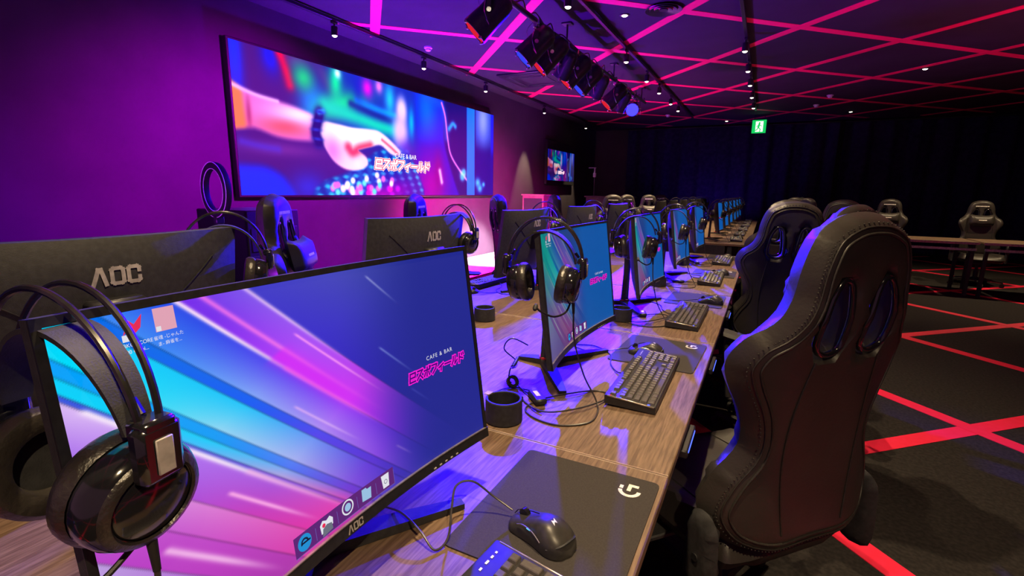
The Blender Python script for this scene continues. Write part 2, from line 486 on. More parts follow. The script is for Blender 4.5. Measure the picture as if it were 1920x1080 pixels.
# ================================================================== PICTURES (colour per vertex)
def sstep(a, b, x):
    t = np.clip((x - a) / (b - a), 0, 1); return t * t * (3 - 2 * t)
def col(c): return np.array(c, float)
def over(img, c, a): return img * (1 - a[..., None]) + col(c) * a[..., None]
def blob(U, V, c, r, p=1.0, ang=0.0):
    ca, sa = math.cos(ang), math.sin(ang)
    x, y = U - c[0], V - c[1]; x, y = x * ca + y * sa, -x * sa + y * ca
    return np.exp(-((x / r[0]) ** 2 + (y / r[1]) ** 2) ** p)
def softpoly(U, V, pts, soft, asp=3.5):
    P = np.stack([U.ravel() * asp, V.ravel()], 1); L = [(x * asp, y) for x, y in pts]
    L = [tuple(q) for q in loop2d(L, 4)]
    d = seg_dist(P, L); s = np.where(inside(P, L), d, -d)
    return sstep(-soft, soft, s).reshape(U.shape)
def softline(U, V, pts, w, asp=3.5):
    P = np.stack([U.ravel() * asp, V.ravel()], 1)
    L = [(p.x, p.y) for p in catmull([(x * asp, y, 0) for x, y in pts], 5)]
    d = np.full(len(P), 9.0)
    for a, b in zip(L[:-1], L[1:]):
        a, b = np.array(a), np.array(b); ab = b - a; t = np.clip(((P - a) @ ab) / (ab @ ab), 0, 1)
        d = np.minimum(d, np.hypot(*(P - a - t[:, None] * ab).T))
    return np.exp(-(d / w) ** 2).reshape(U.shape)

def paint_wall(nu, nv):
    u = np.linspace(0, 1, nu); v = np.linspace(0, 1, nv); U, V = np.meshgrid(u, v)
    im = np.zeros((nv, nu, 3)); im[:] = (86, 34, 132)
    im = over(im, (60, 30, 120), sstep(0.25, 0.0, V) * 0.5)
    im = over(im, (20, 60, 255), blob(U, V, (0.01, 0.9), (0.016, 0.3)))
    im = over(im, (20, 40, 240), blob(U, V, (0.088, 0.97), (0.022, 0.12)))
    im = over(im, (250, 10, 70), softline(U, V, [(0.110, 1.0), (0.121, 0.92), (0.131, 0.80)], 0.045))
    im = over(im, (110, 60, 150), blob(U, V, (0.15, 0.97), (0.03, 0.06)))
    # blurred background, teal and blue
    im = over(im, (20, 60, 190), sstep(0.16, 0.3, U) * sstep(0.25, 0.6, V) * 0.9)
    im = over(im, (0, 120, 250), blob(U, V, (0.185, 0.70), (0.035, 0.16)))
    im = over(im, (20, 190, 140), blob(U, V, (0.165, 0.87), (0.03, 0.10)))
    im = over(im, (90, 70, 150), blob(U, V, (0.235, 0.87), (0.02, 0.16), ang=0.2))
    im = over(im, (0, 205, 150), blob(U, V, (0.27, 0.74), (0.055, 0.15), ang=-0.5))
    im = over(im, (0, 215, 165), blob(U, V, (0.255, 0.90), (0.02, 0.14)))
    im = over(im, (0, 200, 185), softline(U, V, [(0.22, 0.70), (0.31, 0.66), (0.39, 0.62), (0.46, 0.60)], 0.075))
    im = over(im, (20, 40, 150), softline(U, V, [(0.30, 0.76), (0.37, 0.72), (0.44, 0.69)], 0.035) * 0.8)
    im = over(im, (0, 150, 240), softline(U, V, [(0.32, 0.80), (0.39, 0.76), (0.46, 0.74)], 0.03) * 0.9)
    im = over(im, (30, 50, 190), blob(U, V, (0.325, 0.93), (0.018, 0.14)))
    im = over(im, (225, 30, 220), blob(U, V, (0.358, 0.92), (0.020, 0.085)))
    im = over(im, (240, 130, 230), blob(U, V, (0.400, 0.96), (0.014, 0.06)))
    im = over(im, (40, 190, 235), blob(U, V, (0.440, 0.87), (0.020, 0.14)))
    im = over(im, (225, 240, 255), blob(U, V, (0.262, 0.97), (0.010, 0.04)))
    # right half: racing chair and window light
    R = sstep(0.52, 0.58, U)
    im = over(im, (12, 40, 215), R)
    im = over(im, (0, 110, 255), blob(U, V, (0.60, 0.86), (0.055, 0.30)) * R)
    im = over(im, (70, 30, 190), sstep(0.62, 0.45, V) * R * 0.7)
    im = over(im, (175, 10, 170), blob(U, V, (0.62, 0.10), (0.09, 0.34)) * 0.95)
    im = over(im, (20, 18, 130), sstep(0.0, 0.02, U - (0.675 + 0.16 * np.clip(0.62 - V, 0, 1) ** 1.3)) * R)
    im = over(im, (40, 100, 240), softline(U, V, [(0.60, 0.99), (0.67, 0.95), (0.690, 0.84), (0.70, 0.62)], 0.05) * 0.6)
    im = over(im, (240, 130, 225), softline(U, V, [(0.676, 0.97), (0.694, 0.84), (0.706, 0.62), (0.724, 0.44), (0.775, 0.28), (0.838, 0.13)], 0.016))
    im = over(im, (30, 160, 250), softline(U, V, [(0.715, 0.72), (0.735, 0.78), (0.75, 0.76)], 0.03))
    im = over(im, (150, 10, 140), blob(U, V, (0.655, 0.24), (0.022, 0.20)) * 0.8)
    im = over(im, (230, 180, 240), softline(U, V, [(0.662, 0.26), (0.672, 0.14)], 0.028))
    im = over(im, (15, 130, 255), sstep(0.815, 0.822, U) * sstep(0.872, 0.865, U) * 0.95)
    im = over(im, (60, 110, 255), sstep(0.872, 0.88, U) * sstep(0.45, 0.75, V) * 0.5)
    im = over(im, (150, 160, 250), blob(U, V, (0.925, 0.90), (0.045, 0.28)))
    im = over(im, (30, 40, 225), sstep(0.975, 0.985, U) * 0.9)
    im = over(im, (15, 12, 150), sstep(0.872, 0.88, U) * sstep(0.62, 0.42, V) * 0.9)
    im = over(im, (235, 245, 255), blob(U, V, (0.795, 0.24), (0.018, 0.05)))
    for (a, b, r) in ((0.79, 0.20, .012), (0.80, 0.27, .01), (0.89, 0.15, .018), (0.905, 0.08, .016), (0.93, 0.13, .01)):
        im = over(im, (90, 190, 255), blob(U, V, (a, b), (r, r * 3.2)))
    # lower left: glow under the arm
    im = over(im, (150, 70, 170), blob(U, V, (0.10, 0.33), (0.10, 0.05)) * 0.5)
    im = over(im, (90, 60, 200), softline(U, V, [(0.01, 0.36), (0.05, 0.34), (0.09, 0.33)], 0.03) * 0.7)
    im = over(im, (0, 60, 250), softpoly(U, V, [(-0.02, 0.17), (0.03, 0.20), (0.07, 0.18), (0.105, 0.10), (0.12, -0.05), (-0.02, -0.05)], 0.05))
    im = over(im, (60, 60, 215), blob(U, V, (0.16, 0.06), (0.05, 0.12)) * 0.8)
    # keyboard
    kbd = softpoly(U, V, [(0.18, -0.02), (0.205, 0.10), (0.29, 0.20), (0.37, 0.36), (0.44, 0.44), (0.50, 0.45), (0.555, 0.20), (0.56, -0.05), (0.3, -0.1)], 0.03)
    im = over(im, (0, 95, 190), kbd)
    im = over(im, (25, 20, 150), kbd * (np.sin((U * 3.5 + V * 0.4) * 46) * 0.5 + 0.5) * 0.55)
    im = over(im, (60, 200, 235), kbd * np.clip(np.sin((U * 3.5 - V * 1.1) * 30) * np.sin((V + U * 1.2) * 62), 0, 1) * 0.9)
    im = over(im, (150, 10, 180), kbd * blob(U, V, (0.46, 0.05), (0.09, 0.14)) * 0.9)
    im = over(im, (190, 20, 180), blob(U, V, (0.40, 0.0), (0.06, 0.07)) * 0.8)
    rr = random.Random(4)
    for k in range(14):
        a = 0.27 + 0.2 * rr.random(); b = 0.0 + 0.07 * rr.random()
        im = over(im, rr.choice([(240, 40, 200), (200, 30, 230), (250, 120, 230)]), blob(U, V, (a, b), (0.010, 0.030), 2))
    for k in range(26):
        a = 0.22 + 0.22 * rr.random(); b = 0.02 + 0.2 * rr.random() * (a - 0.15) / 0.28
        c = rr.choice([(255, 230, 255), (255, 120, 220), (120, 220, 255)])
        im = over(im, c, blob(U, V, (a, b), (0.0085, 0.031), 2))
    # white glow in the middle
    im = over(im, (235, 205, 250), blob(U, V, (0.487, 0.80), (0.024, 0.13), 1.6))
    im = over(im, (225, 190, 250), blob(U, V, (0.480, 0.60), (0.034, 0.17), 1.6))
    im = over(im, (0, 190, 240), blob(U, V, (0.528, 0.70), (0.012, 0.14)) * 0.9)
    im = over(im, (120, 60, 210), blob(U, V, (0.50, 0.44), (0.035, 0.09)) * 0.7)
    # arm, watch, hand
    arm = softpoly(U, V, [(-0.03, 0.76), (0.015, 0.71), (0.048, 0.68), (0.096, 0.665), (0.147, 0.64), (0.195, 0.60), (0.205, 0.52), (0.195, 0.43), (0.142, 0.41), (0.09, 0.42), (0.04, 0.46), (-0.03, 0.46)], 0.03)
    im = over(im, (222, 120, 200), arm)
    im = over(im, (255, 215, 255), arm * blob(U, V, (0.15, 0.59), (0.07, 0.085), ang=-0.1))
    im = over(im, (235, 100, 120), arm * blob(U, V, (0.11, 0.49), (0.06, 0.06)))
    im = over(im, (240, 130, 70), arm * sstep(0.028, 0.012, U + 0.02 * (V - 0.6)))
    im = over(im, (160, 45, 90), arm * blob(U, V, (0.03, 0.55), (0.006, 0.12)) * 0.6)
    im = over(im, (245, 190, 250), softline(U, V, [(0.0, 0.72), (0.048, 0.68), (0.096, 0.663)], 0.016) * 0.8)
    hand = softpoly(U, V, [(0.203, 0.57), (0.25, 0.575), (0.30, 0.565), (0.36, 0.575), (0.395, 0.57), (0.435, 0.51), (0.478, 0.41), (0.46, 0.37), (0.435, 0.385), (0.40, 0.45), (0.365, 0.43), (0.33, 0.40), (0.318, 0.38), (0.345, 0.33), (0.348, 0.26), (0.315, 0.215), (0.276, 0.215), (0.243, 0.265), (0.221, 0.345), (0.205, 0.44)], 0.018)
    im = over(im, (255, 205, 225), hand)
    im = over(im, (255, 250, 245), hand * blob(U, V, (0.30, 0.50), (0.10, 0.085), ang=-0.08))
    im = over(im, (230, 60, 90), hand * softline(U, V, [(0.285, 0.40), (0.30, 0.36), (0.325, 0.40), (0.36, 0.43)], 0.045) * 0.9)
    im = over(im, (225, 110, 215), hand * blob(U, V, (0.235, 0.36), (0.03, 0.12)) * 0.7)
    im = over(im, (240, 215, 255), hand * blob(U, V, (0.315, 0.26), (0.018, 0.05)))
    im = over(im, (225, 90, 120), hand * softline(U, V, [(0.405, 0.50), (0.44, 0.44), (0.465, 0.39)], 0.014) * 0.8)
    w = softline(U, V, [(0.204, 0.64), (0.196, 0.56), (0.190, 0.48), (0.196, 0.42)], 0.042)
    im = over(im, (18, 22, 120), np.clip(w * 1.6, 0, 1))
    im = over(im, (60, 170, 255), softline(U, V, [(0.202, 0.645), (0.214, 0.655)], 0.022))
    im = over(im, (25, 60, 190), w * np.clip(np.sin(V * 90), 0, 1))
    im = np.clip(im, 0, 255)
    return 255 * (im / 255) ** 1.32

BANDS = [  # (q edge low, colours at p = -1.0 -.5 0 .5 1.0 towards the band's low edge, same towards its high edge)
    (0.235, [(66, 60, 205), (58, 46, 205), (46, 36, 180), (32, 36, 145), (26, 34, 130)], [(88, 102, 176), (70, 84, 168), (40, 54, 150), (26, 38, 132), (24, 34, 122)]),
    (0.022, [(120, 40, 240), (190, 60, 255), (205, 55, 250), (140, 45, 230), (44, 46, 170)], [(130, 90, 240), (170, 85, 250), (200, 60, 240), (120, 45, 215), (36, 40, 150)]),
    (-0.160, [(60, 140, 250), (135, 170, 252), (180, 145, 248), (140, 75, 230), (60, 48, 180)], [(40, 70, 235), (90, 60, 245), (150, 60, 250), (110, 50, 225), (48, 44, 172)]),
    (-0.205, [(0, 105, 245), (20, 95, 250), (90, 70, 240), (95, 55, 215), (52, 44, 172)], [(0, 110, 235), (20, 100, 245), (80, 75, 242), (90, 52, 215), (50, 44, 172)]),
    (-0.342, [(0, 225, 255), (150, 218, 248), (172, 180, 245), (130, 80, 225), (60, 44, 170)], [(0, 205, 255), (30, 200, 255), (110, 150, 250), (100, 60, 220), (52, 44, 172)]),
    (-0.385, [(0, 165, 255), (10, 160, 250), (80, 120, 250), (120, 60, 215), (70, 44, 170)], [(0, 165, 255), (20, 160, 252), (90, 130, 250), (110, 60, 215), (60, 44, 172)]),
    (-0.428, [(0, 215, 255), (80, 190, 255), (185, 165, 225), (215, 80, 190), (80, 44, 165)], [(0, 210, 255), (20, 210, 255), (130, 170, 250), (150, 80, 215), (70, 44, 170)]),
    (-0.446, [(60, 90, 230), (70, 80, 225), (100, 60, 220), (170, 50, 190), (90, 40, 160)], [(60, 90, 230), (70, 80, 225), (100, 60, 220), (150, 55, 195), (80, 42, 165)]),
    (-0.610, [(170, 110, 240), (165, 90, 235), (205, 60, 190), (232, 50, 165), (120, 36, 150)], [(225, 190, 250), (180, 120, 245), (170, 90, 225), (225, 70, 185), (100, 40, 160)]),
    (-0.725, [(200, 120, 225), (200, 105, 220), (210, 80, 200), (220, 60, 170), (140, 40, 150)], [(225, 165, 235), (222, 150, 232), (225, 110, 205), (228, 70, 175), (130, 40, 150)]),
    (-0.852, [(195, 90, 210), (190, 70, 205), (190, 60, 195), (170, 50, 170), (130, 40, 150)], [(205, 110, 215), (200, 90, 212), (195, 70, 200), (180, 55, 175), (130, 40, 150)]),
    (-2.0, [(175, 140, 220), (170, 130, 215), (160, 90, 205), (140, 60, 180), (110, 45, 150)], [(205, 180, 232), (195, 165, 230), (180, 110, 215), (150, 60, 185), (120, 45, 150)]),
]
def paint_desktop(S, T, teal=False):
    """the wallpaper: parallel light bands; S, T in -1..1 across the display"""
    q = 0.85 * S + 0.56 * T; p = 0.56 * S - 0.85 * T
    k5 = np.array([-1.0, -0.5, 0.0, 0.5, 1.0])
    def ramp(cs): return np.stack([np.interp(p, k5, [c[i] for c in cs]) for i in range(3)], -1)
    hi = 1.5; im = np.zeros(S.shape + (3,))
    for lo, cl, ch in BANDS:
        t = np.clip((q - lo) / (min(hi, lo + 0.75) - lo), 0, 1)
        c = ramp(cl) * (1 - t[..., None]) + ramp(ch) * t[..., None]
        a = sstep(lo - 0.006, lo + 0.006, q) * sstep(hi + 0.006, hi - 0.006, q)
        im = im * (1 - a[..., None]) + c * a[..., None]; hi = lo
    def streak(q0, p0, p1, w, c, g=1.0):
        nonlocal im
        a = np.exp(-((q - q0) / w) ** 2) * sstep(p0 - 0.02, p0 + 0.02, p) * sstep(p1, p0 + (p1 - p0) * 0.35, p) * g
        im = over(im, c, a)
    streak(0.022, -1.6, 0.15, 0.010, (255, 225, 255)); streak(0.024, -0.5, 0.5, 0.012, (255, 120, 235), .8)
    streak(0.095, -1.3, 0.35, 0.012, (255, 120, 240), .8); streak(0.232, -1.2, -0.1, 0.010, (235, 200, 255), .8); streak(0.06, -0.6, 0.35, 0.05, (225, 40, 250), .7)
    streak(-0.448, -1.0, 0.5, 0.011, (250, 232, 255)); streak(-0.448, -0.2, 0.8, 0.014, (250, 170, 235), .6)
    streak(0.188, -0.62, 0.25, 0.006, (255, 150, 250)); streak(0.70, -0.62, -0.25, 0.006, (190, 195, 245))
    streak(-0.116, -0.26, 0.35, 0.006, (215, 170, 250)); streak(0.398, -0.12, 0.32, 0.006, (150, 165, 240))
    streak(-0.55, -0.19, 0.5, 0.009, (255, 170, 235)); streak(-0.787, -0.25, 0.5, 0.014, (250, 190, 240), .9)
    streak(0.30, 0.35, 0.62, 0.006, (110, 110, 220)); streak(-0.05, 0.60, 0.8, 0.006, (160, 110, 230))
    im = over(im, (30, 38, 145), sstep(0.02, 0.62, S - 0.35 * np.clip(-q, 0, 1)) * sstep(-0.55, 0.05, q) * 0.9)
    if teal:
        g = im[..., 1]; r = im[..., 0]; b = im[..., 2]
        im = np.stack([r * 0.62 - 12, g * 0.62 + b * 0.13, b * 0.62 + 14], -1)
        im = over(im, (0, 92, 178), sstep(-0.05, 0.35, S) * 0.92)
        im = over(im, (10, 140, 120), sstep(-0.45, -0.85, S) * sstep(-0.5, 0.6, T) * 0.7)
    return np.clip(im, 0, 255)

def colour_grid(name, pts, cols, nu, nv, attr):
    vs = pts.reshape(-1, 3)
    fs = [(j * nu + i, j * nu + i + 1, (j + 1) * nu + i + 1, (j + 1) * nu + i) for j in range(nv - 1) for i in range(nu - 1)]
    me = bpy.data.meshes.new(name); me.from_pydata(vs.tolist(), [], fs); me.update()
    for at, c in zip(attr, cols):
        c = c.reshape(-1, 3) / 255.0
        lin = np.where(c <= 0.04045, c / 12.92, ((c + 0.055) / 1.055) ** 2.4)
        ca = me.color_attributes.new(at, 'FLOAT_COLOR', 'POINT')
        ca.data.foreach_set('color', np.concatenate([lin, np.ones((len(lin), 1))], 1).astype(np.float32).ravel())
    me.polygons.foreach_set('use_smooth', [True] * len(me.polygons))
    return me

# ---- big LED screen on the left wall
screen_mat('led_picture', 'picture', 1.6, 0.03)
screen_mat('tv_picture', 'picture', 0.55)
LY0, LY1, LZ0, LZ1 = 3.088, 8.02, 1.196, 2.592
def wall_display(name, ly0, ly1, lz0, lz1, x, nu, nv, material, fr, label, cat, body=None):
    root = empty(name, (x, (ly0 + ly1) / 2, lz0)); w, h = ly1 - ly0, lz1 - lz0
    bw0, bw1, bz0, bz1 = body or (ly0 - fr, ly1 + fr, lz0 - fr, lz1 + fr)
    MB().box((-0.035, (bw0 + bw1) / 2 - (ly0 + ly1) / 2, (bz0 + bz1) / 2 - lz0), (0.06, bw1 - bw0, bz1 - bz0), 0.006).build('cabinet', 'plastic', root)
    u = np.linspace(0, 1, nu); v = np.linspace(0, 1, nv); U, V = np.meshgrid(u, v)
    P = np.stack([np.full_like(U, -0.002), (U - 0.5) * w, V * h], -1)
    me = colour_grid('picture', P, [paint_wall(nu, nv)], nu, nv, ['picture'])
    me.materials.append(MATS[material]); link('picture', me, root)
    fn = lambda off: (lambda a, b: (off, (a - 0.5) * w, b * h))
    # lettering: word in white with a pink rim, small line above
    lines = [[(a / 3.545, b) for a, b in ln] for ln in kana_word(0.376 * 3.545, 0.240, 0.085, 0.0295 * 3.545)]
    sc = lambda pts: [(a * 3.545, b) for a, b in pts]
    un = lambda f: (lambda a, b: f(a / 3.545, b))
    for nm, ww, m_, off in (('word_border', 0.040, 'led_text_white', 0.001), ('word_outline', 0.031, 'led_text_pink', 0.002), ('word', 0.017, 'led_text_white', 0.003)):
        d = D2()
        for ln in lines: d.stroke(sc(ln), ww)
        d.build(nm, m_, root, un(fn(off)))
    d = D2().text('CAFE & BAR', 0.062, 0.50 * 3.545, 0.352, 'CENTER'); d.build('small_line', 'led_text_white', root, un(fn(0.0015)))
    return tag(root, label, cat)
wall_display('led_video_wall', LY0, LY1, LZ0, LZ1, XW + 0.075, 620, 176, 'led_picture', 0.022, 'wide LED video wall showing a hand typing on a keyboard', 'screen')
wall_display('wall_television', 10.55, 12.27, 1.53, 2.22, XW + 0.075, 200, 80, 'tv_picture', 0.02, 'smaller wall television showing the same typing hand, beyond the LED wall', 'television', body=(10.51, 12.31, 1.44, 2.42))

# ================================================================== DESKS
DZ = 0.72
XE, XE2 = -0.117, -1.60                          # front edges, right and left side of the back-to-back desks
ORD = ['first', 'second', 'third', 'fourth', 'fifth', 'sixth']
NEAR = [(-0.05 + 1.0 * k) for k in range(5)]     # near ends of the desks
SEAM = [-0.052, 0.946, 1.94, 2.95, 3.955, 4.96]
FSEAM = [6.14 + 1.0 * k for k in range(7)]
def make_desk():
    root = empty('bench_desk'); W = 0.992; D = XE - XE2
    MB().box((0, 0, DZ - 0.0125), (D, W, 0.025), 0.0025).build('desktop', 'wood', root)
    for s in (-1, 1):
        MB().box((0, s * (W / 2 - 0.0012), DZ - 0.004), (D - 0.004, 0.0016, 0.009), 0.0004).build('edge_band', 'edge_pale', root)  # lighter banding, its paleness also stands for light caught along the seams
        MB().box((s * (D / 2 - 0.20), -W / 2 + 0.03, (DZ - 0.025) / 2), (0.05, 0.03, DZ - 0.025), 0.003).build('leg', 'desk_metal', root)
        MB().box((s * (D / 2 - 0.20), W / 2 - 0.03, (DZ - 0.025) / 2), (0.05, 0.03, DZ - 0.025), 0.003).build('leg', 'desk_metal', root)
    MB().box((0, -W / 2 + 0.006, DZ - 0.025 - 0.30), (D - 0.5, 0.012, 0.60), 0.002).build('end_panel', 'desk_metal', root)
    MB().box((0, 0, DZ - 0.025 - 0.17), (0.016, W - 0.07, 0.34), 0.002).build('modesty_panel', 'desk_metal', root)
    return root
desk0 = make_desk()
XC = (XE + XE2) / 2
for bank, seams in (('near', SEAM), ('far', FSEAM)):
    for k in range(len(seams) - 1):
        o = desk0 if (bank == 'near' and k == 0) else copy_tree(desk0)
        o.location = (XC, (seams[k] + seams[k + 1]) / 2, 0)
        tag(o, f'brown wood-topped double desk, {ORD[k]} from the camera in the {bank} bank', 'desk', f'desks of the {bank} bank')
RST = [0.445, 1.44, 2.45, 3.455, 4.465]          # station centres along the right side
LST = [0.50, 1.585, 2.585, 3.56, 4.56]
FST = [6.64 + k for k in range(6)]
def place_r(o, y, lx, ly, z=DZ, rz=0.0):
    o.location = (XE - ly, y + lx, z); o.rotation_euler = (0, 0, PI / 2 + rz)
def place_l(o, y, lx, ly, z=DZ, rz=0.0):
    o.location = (XE2 + ly, y - lx, z); o.rotation_euler = (0, 0, -PI / 2 + rz)

# ================================================================== MONITOR (x right, y away from the user, z up)
MW, MH, MR, MCZ, TILT = 0.61, 0.365, 1.5, 0.275, math.radians(7.6)
def mon_pt(x, v, off=0.0):
    """x along the curved width, v along the height (both metres from the screen centre), off towards the back"""
    a = x / MR; px = MR * math.sin(a) + off * -math.sin(a) * 0; py = -MR * (1 - math.cos(a)) + off
    c, s = math.cos(TILT), math.sin(TILT)
    return (px, py * c + v * s, MCZ + v * c - py * s)
screen_mat('desktop_bright', 'bright', 0.95, 0.15)
screen_mat('desktop_side', 'side', 0.85, 0.2)
SX0, SX1, SV0, SV1 = -MW / 2 + 0.008, MW / 2 - 0.008, -MH / 2 + 0.019, MH / 2 - 0.008
def make_screen_mesh(nu=400, nv=236):
    xs = np.linspace(SX0, SX1, nu); vs = np.linspace(SV0, SV1, nv)
    P = np.array([[mon_pt(x, v, -0.0006) for x in xs] for v in vs])
    S, T = np.meshgrid(xs / (MW / 2) * 0.975, vs / (MH / 2) * 0.965 + 0.035)
    return colour_grid('screen', P, [paint_desktop(S, T), paint_desktop(S, T, True)], nu, nv, ['bright', 'side'])
SCR = make_screen_mesh()
SCR.materials.append(MATS['desktop_bright'])
SCR2 = SCR.copy(); SCR2.materials.clear(); SCR2.materials.append(MATS['desktop_side'])
def make_monitor():
    D2.sub = 0.012
    root = empty('curved_monitor')
    # body: curved slab, thicker in the middle of the back
    n, m = 28, 10; mb = MB(); vs, fs = [], []
    for side in (0, 1):
        for j in range(m + 1):
            for i in range(n + 1):
                x = -MW / 2 + MW * i / n; v = -MH / 2 + MH * j / m
                e = (1 - (2 * i / n - 1) ** 4) * (1 - (2 * j / m - 1) ** 4)
                vs.append(mon_pt(x, v, 0.0 if side == 0 else 0.014 + 0.030 * max(0, e)))
    N = (n + 1) * (m + 1); ix = lambda s, i, j: s * N + j * (n + 1) + i
    for j in range(m):
        for i in range(n):
            fs.append((ix(0, i, j), ix(0, i + 1, j), ix(0, i + 1, j + 1), ix(0, i, j + 1)))
            fs.append((ix(1, i, j), ix(1, i, j + 1), ix(1, i + 1, j + 1), ix(1, i + 1, j)))
    for i in range(n):
        fs.append((ix(0, i, 0), ix(1, i, 0), ix(1, i + 1, 0), ix(0, i + 1, 0))); fs.append((ix(0, i, m), ix(0, i + 1, m), ix(1, i + 1, m), ix(1, i, m)))
    for j in range(m):
        fs.append((ix(0, 0, j), ix(0, 0, j + 1), ix(1, 0, j + 1), ix(1, 0, j))); fs.append((ix(0, n, j), ix(1, n, j), ix(1, n, j + 1), ix(0, n, j + 1)))
    body = mb.add(vs, fs).build('housing', 'plastic_matte', root, 30)
    s = link('screen', SCR, root)
    # raised bezel bars around the display
    def bar(x0, x1, v0, v1, th, name, material, n=24):
        b = MB(); pts = []
        for i in range(n + 1):
            x = x0 + (x1 - x0) * i / n
            pts += [mon_pt(x, v0, -th), mon_pt(x, v1, -th), mon_pt(x, v1, 0.001), mon_pt(x, v0, 0.001)]
        f = []
        for i in range(n):
            for k in range(4): k2 = (k + 1) % 4; f.append((i * 4 + k, i * 4 + k2, i * 4 + 4 + k2, i * 4 + 4 + k))
        f += [(0, 1, 2, 3), tuple(range(4 * n, 4 * n + 4))[::-1]]
        return b.add(pts, f).build(name, material, root, 30)
    bar(-MW / 2, MW / 2, MH / 2 - 0.0075, MH / 2, 0.002, 'top_bezel', 'plastic')
    bar(-MW / 2, -MW / 2 + 0.0075, -MH / 2, MH / 2 - 0.0075, 0.002, 'side_bezel', 'plastic', 2)
    bar(MW / 2 - 0.0075, MW / 2, -MH / 2, MH / 2 - 0.0075, 0.002, 'side_bezel', 'plastic', 2)
    chin = bar(-MW / 2, MW / 2, -MH / 2, SV0 - 0.0013, 0.004, 'chin', 'plastic')
    bar(-MW / 2 + .006, MW / 2 - .006, SV0 - 0.0014, SV0, 0.0045, 'chin_highlight', 'alu_edge')  # pale strip stands in for light caught on the chin's edge
    d = aoc(D2(), -0.026, -MH / 2 + 0.004, 0.0095, 0.0022); d.build('chin_logo', 'grey_print', chin, lambda a, b: mon_pt(a, b, -0.0046))
    for k in range(5):
        MB().box(mon_pt(0.16 + 0.014 * k, -MH / 2 + 0.004, -0.005), (0.006, 0.002, 0.003), 0.0006).build('button', 'grey_print', chin)
    # marks on the back
    d = aoc(D2(), 0, 0, 0.030, 0.0075)
    def bk(x, v):
        e = (1 - (2 * x / MW) ** 4) * (1 - (2 * v / MH) ** 4); return mon_pt(x, v, 0.0145 + 0.030 * max(0, e) + 0.0008)
    d.build('back_logo', 'grey_print', body, lambda a, b: bk(0.030 - a, 0.095 + b))
    for sg in (-1, 1):
        MB().tube([bk(sg * (0.225 - 0.165 * t), 0.125 - 0.135 * t) for t in [i / 10 for i in range(11)]], 0.0016, 6).build('crease', 'plastic', body)
    # stand
    c0, c1 = Vector((0, 0.085, 0.012)), Vector((0, 0.078, 0.30))
    ax = math.atan2(c1.y - c0.y, c1.z - c0.z)
    sm = MB()
    sm.ribbon([c0, c0.lerp(c1, .5), c1], [(0.030, 0, 0), (0.024, 0, 0), (0.026, 0, 0)], [(0, 0.012, 0), (0, 0.011, 0), (0, 0.012, 0)])
    sm.build('stand_column', 'plastic_matte', root, 30)
    MB().box((0, 0.058, 0.285), (0.10, 0.045, 0.10), 0.006).build('stand_mount', 'plastic', root)
    def leg(p0, p1, w0, w1):
        a, b = Vector(p0), Vector(p1); d = (b - a); d.z = 0; d.normalize(); s_ = Vector((-d.y, d.x, 0))
        MB().ribbon([a, a.lerp(b, .6), b], [s_ * w0, s_ * (w0 * .5 + w1 * .5), s_ * w1], [(0, 0, .010), (0, 0, .008), (0, 0, .005)]).build('foot', 'plastic_matte', root, 30)
    leg((0, 0.09, 0.012), (0.215, -0.055, 0.0065), 0.022, 0.010)
    leg((0, 0.09, 0.012), (-0.215, -0.055, 0.0065), 0.022, 0.010)
    leg((0, 0.07, 0.012), (0, 0.185, 0.0065), 0.024, 0.012)
    MB().lathe([(0.020, 0), (0.024, 0.002), (0.024, 0.008), (0.020, 0.010)], 20, Matrix.Translation((0, 0.085, 0.020)) @ Matrix.Scale(1.35, 4, (1, 0, 0)), closed=True).build('cable_ring', 'red_print', root)
    # picture details on the display
    fn = lambda off: (lambda a, b: mon_pt(a, b, -off))
    sx = lambda s_: s_ * MW / 2 / 0.975
    tv = lambda t: (t - 0.035) * MH / 2 / 0.965
    W0 = sx(0.425); lines = kana_word(W0, tv(-0.080), 0.0155, (sx(0.86) - W0) / 8)
    for nm, ww, m_, off in (('word_outline', 0.0062, 'logo_pink', 0.0010), ('word', 0.0027, 'logo_dark', 0.0013)):
        d = D2()
        for ln in lines: d.stroke(ln, ww)
        d.build(nm, m_, s, fn(off))
    D2().text('CAFE & BAR', 0.0098, sx(0.665), tv(0.055), 'CENTER', 1.25).build('small_line', 'ui_white', s, fn(0.0010))
    # dock with icons
    D2().rect(sx(-0.345), tv(-0.805), sx(0.235), tv(-0.665)).build('dock', 'ui_dock', s, fn(0.0008))
    D2().stroke([(sx(-0.345), tv(-0.805)), (sx(0.235), tv(-0.805)), (sx(0.235), tv(-0.69))], 0.0007).build('dock_edge', 'ui_soft', s, fn(0.0010))
    c = (sx(-0.296), tv(-0.735)); D2().disc(c, 0.0105).build('browser_icon', 'ui_blue', s, fn(0.0011))
    D2().ring(c, 0.005, 0.0024, 10, 200).rect(c[0] - .005, c[1] - .001, c[0] + .009, c[1] + .0012).build('browser_letter', 'ui_navy', s, fn(0.0014))
    c = (sx(-0.18), tv(-0.735))
    D2().poly([(c[0] + a, c[1] + b) for a, b in ((-.010, -.008), (-.011, .004), (-.006, .009), (0, .006), (.006, .009), (.011, .004), (.010, -.004))]).build('gamepad_icon', 'ui_white', s, fn(0.0011))
    D2().disc((c[0] - .005, c[1] + .002), .0028, 12).build('gamepad_mark', 'ui_red', s, fn(0.0014)); D2().poly([(c[0] + a, c[1] + b) for a, b in ((-.009, -.012), (.009, -.010), (.008, -.001), (0, .001), (-.007, -.002))]).build('gamepad_badge', 'ui_grey', s, fn(0.0014))
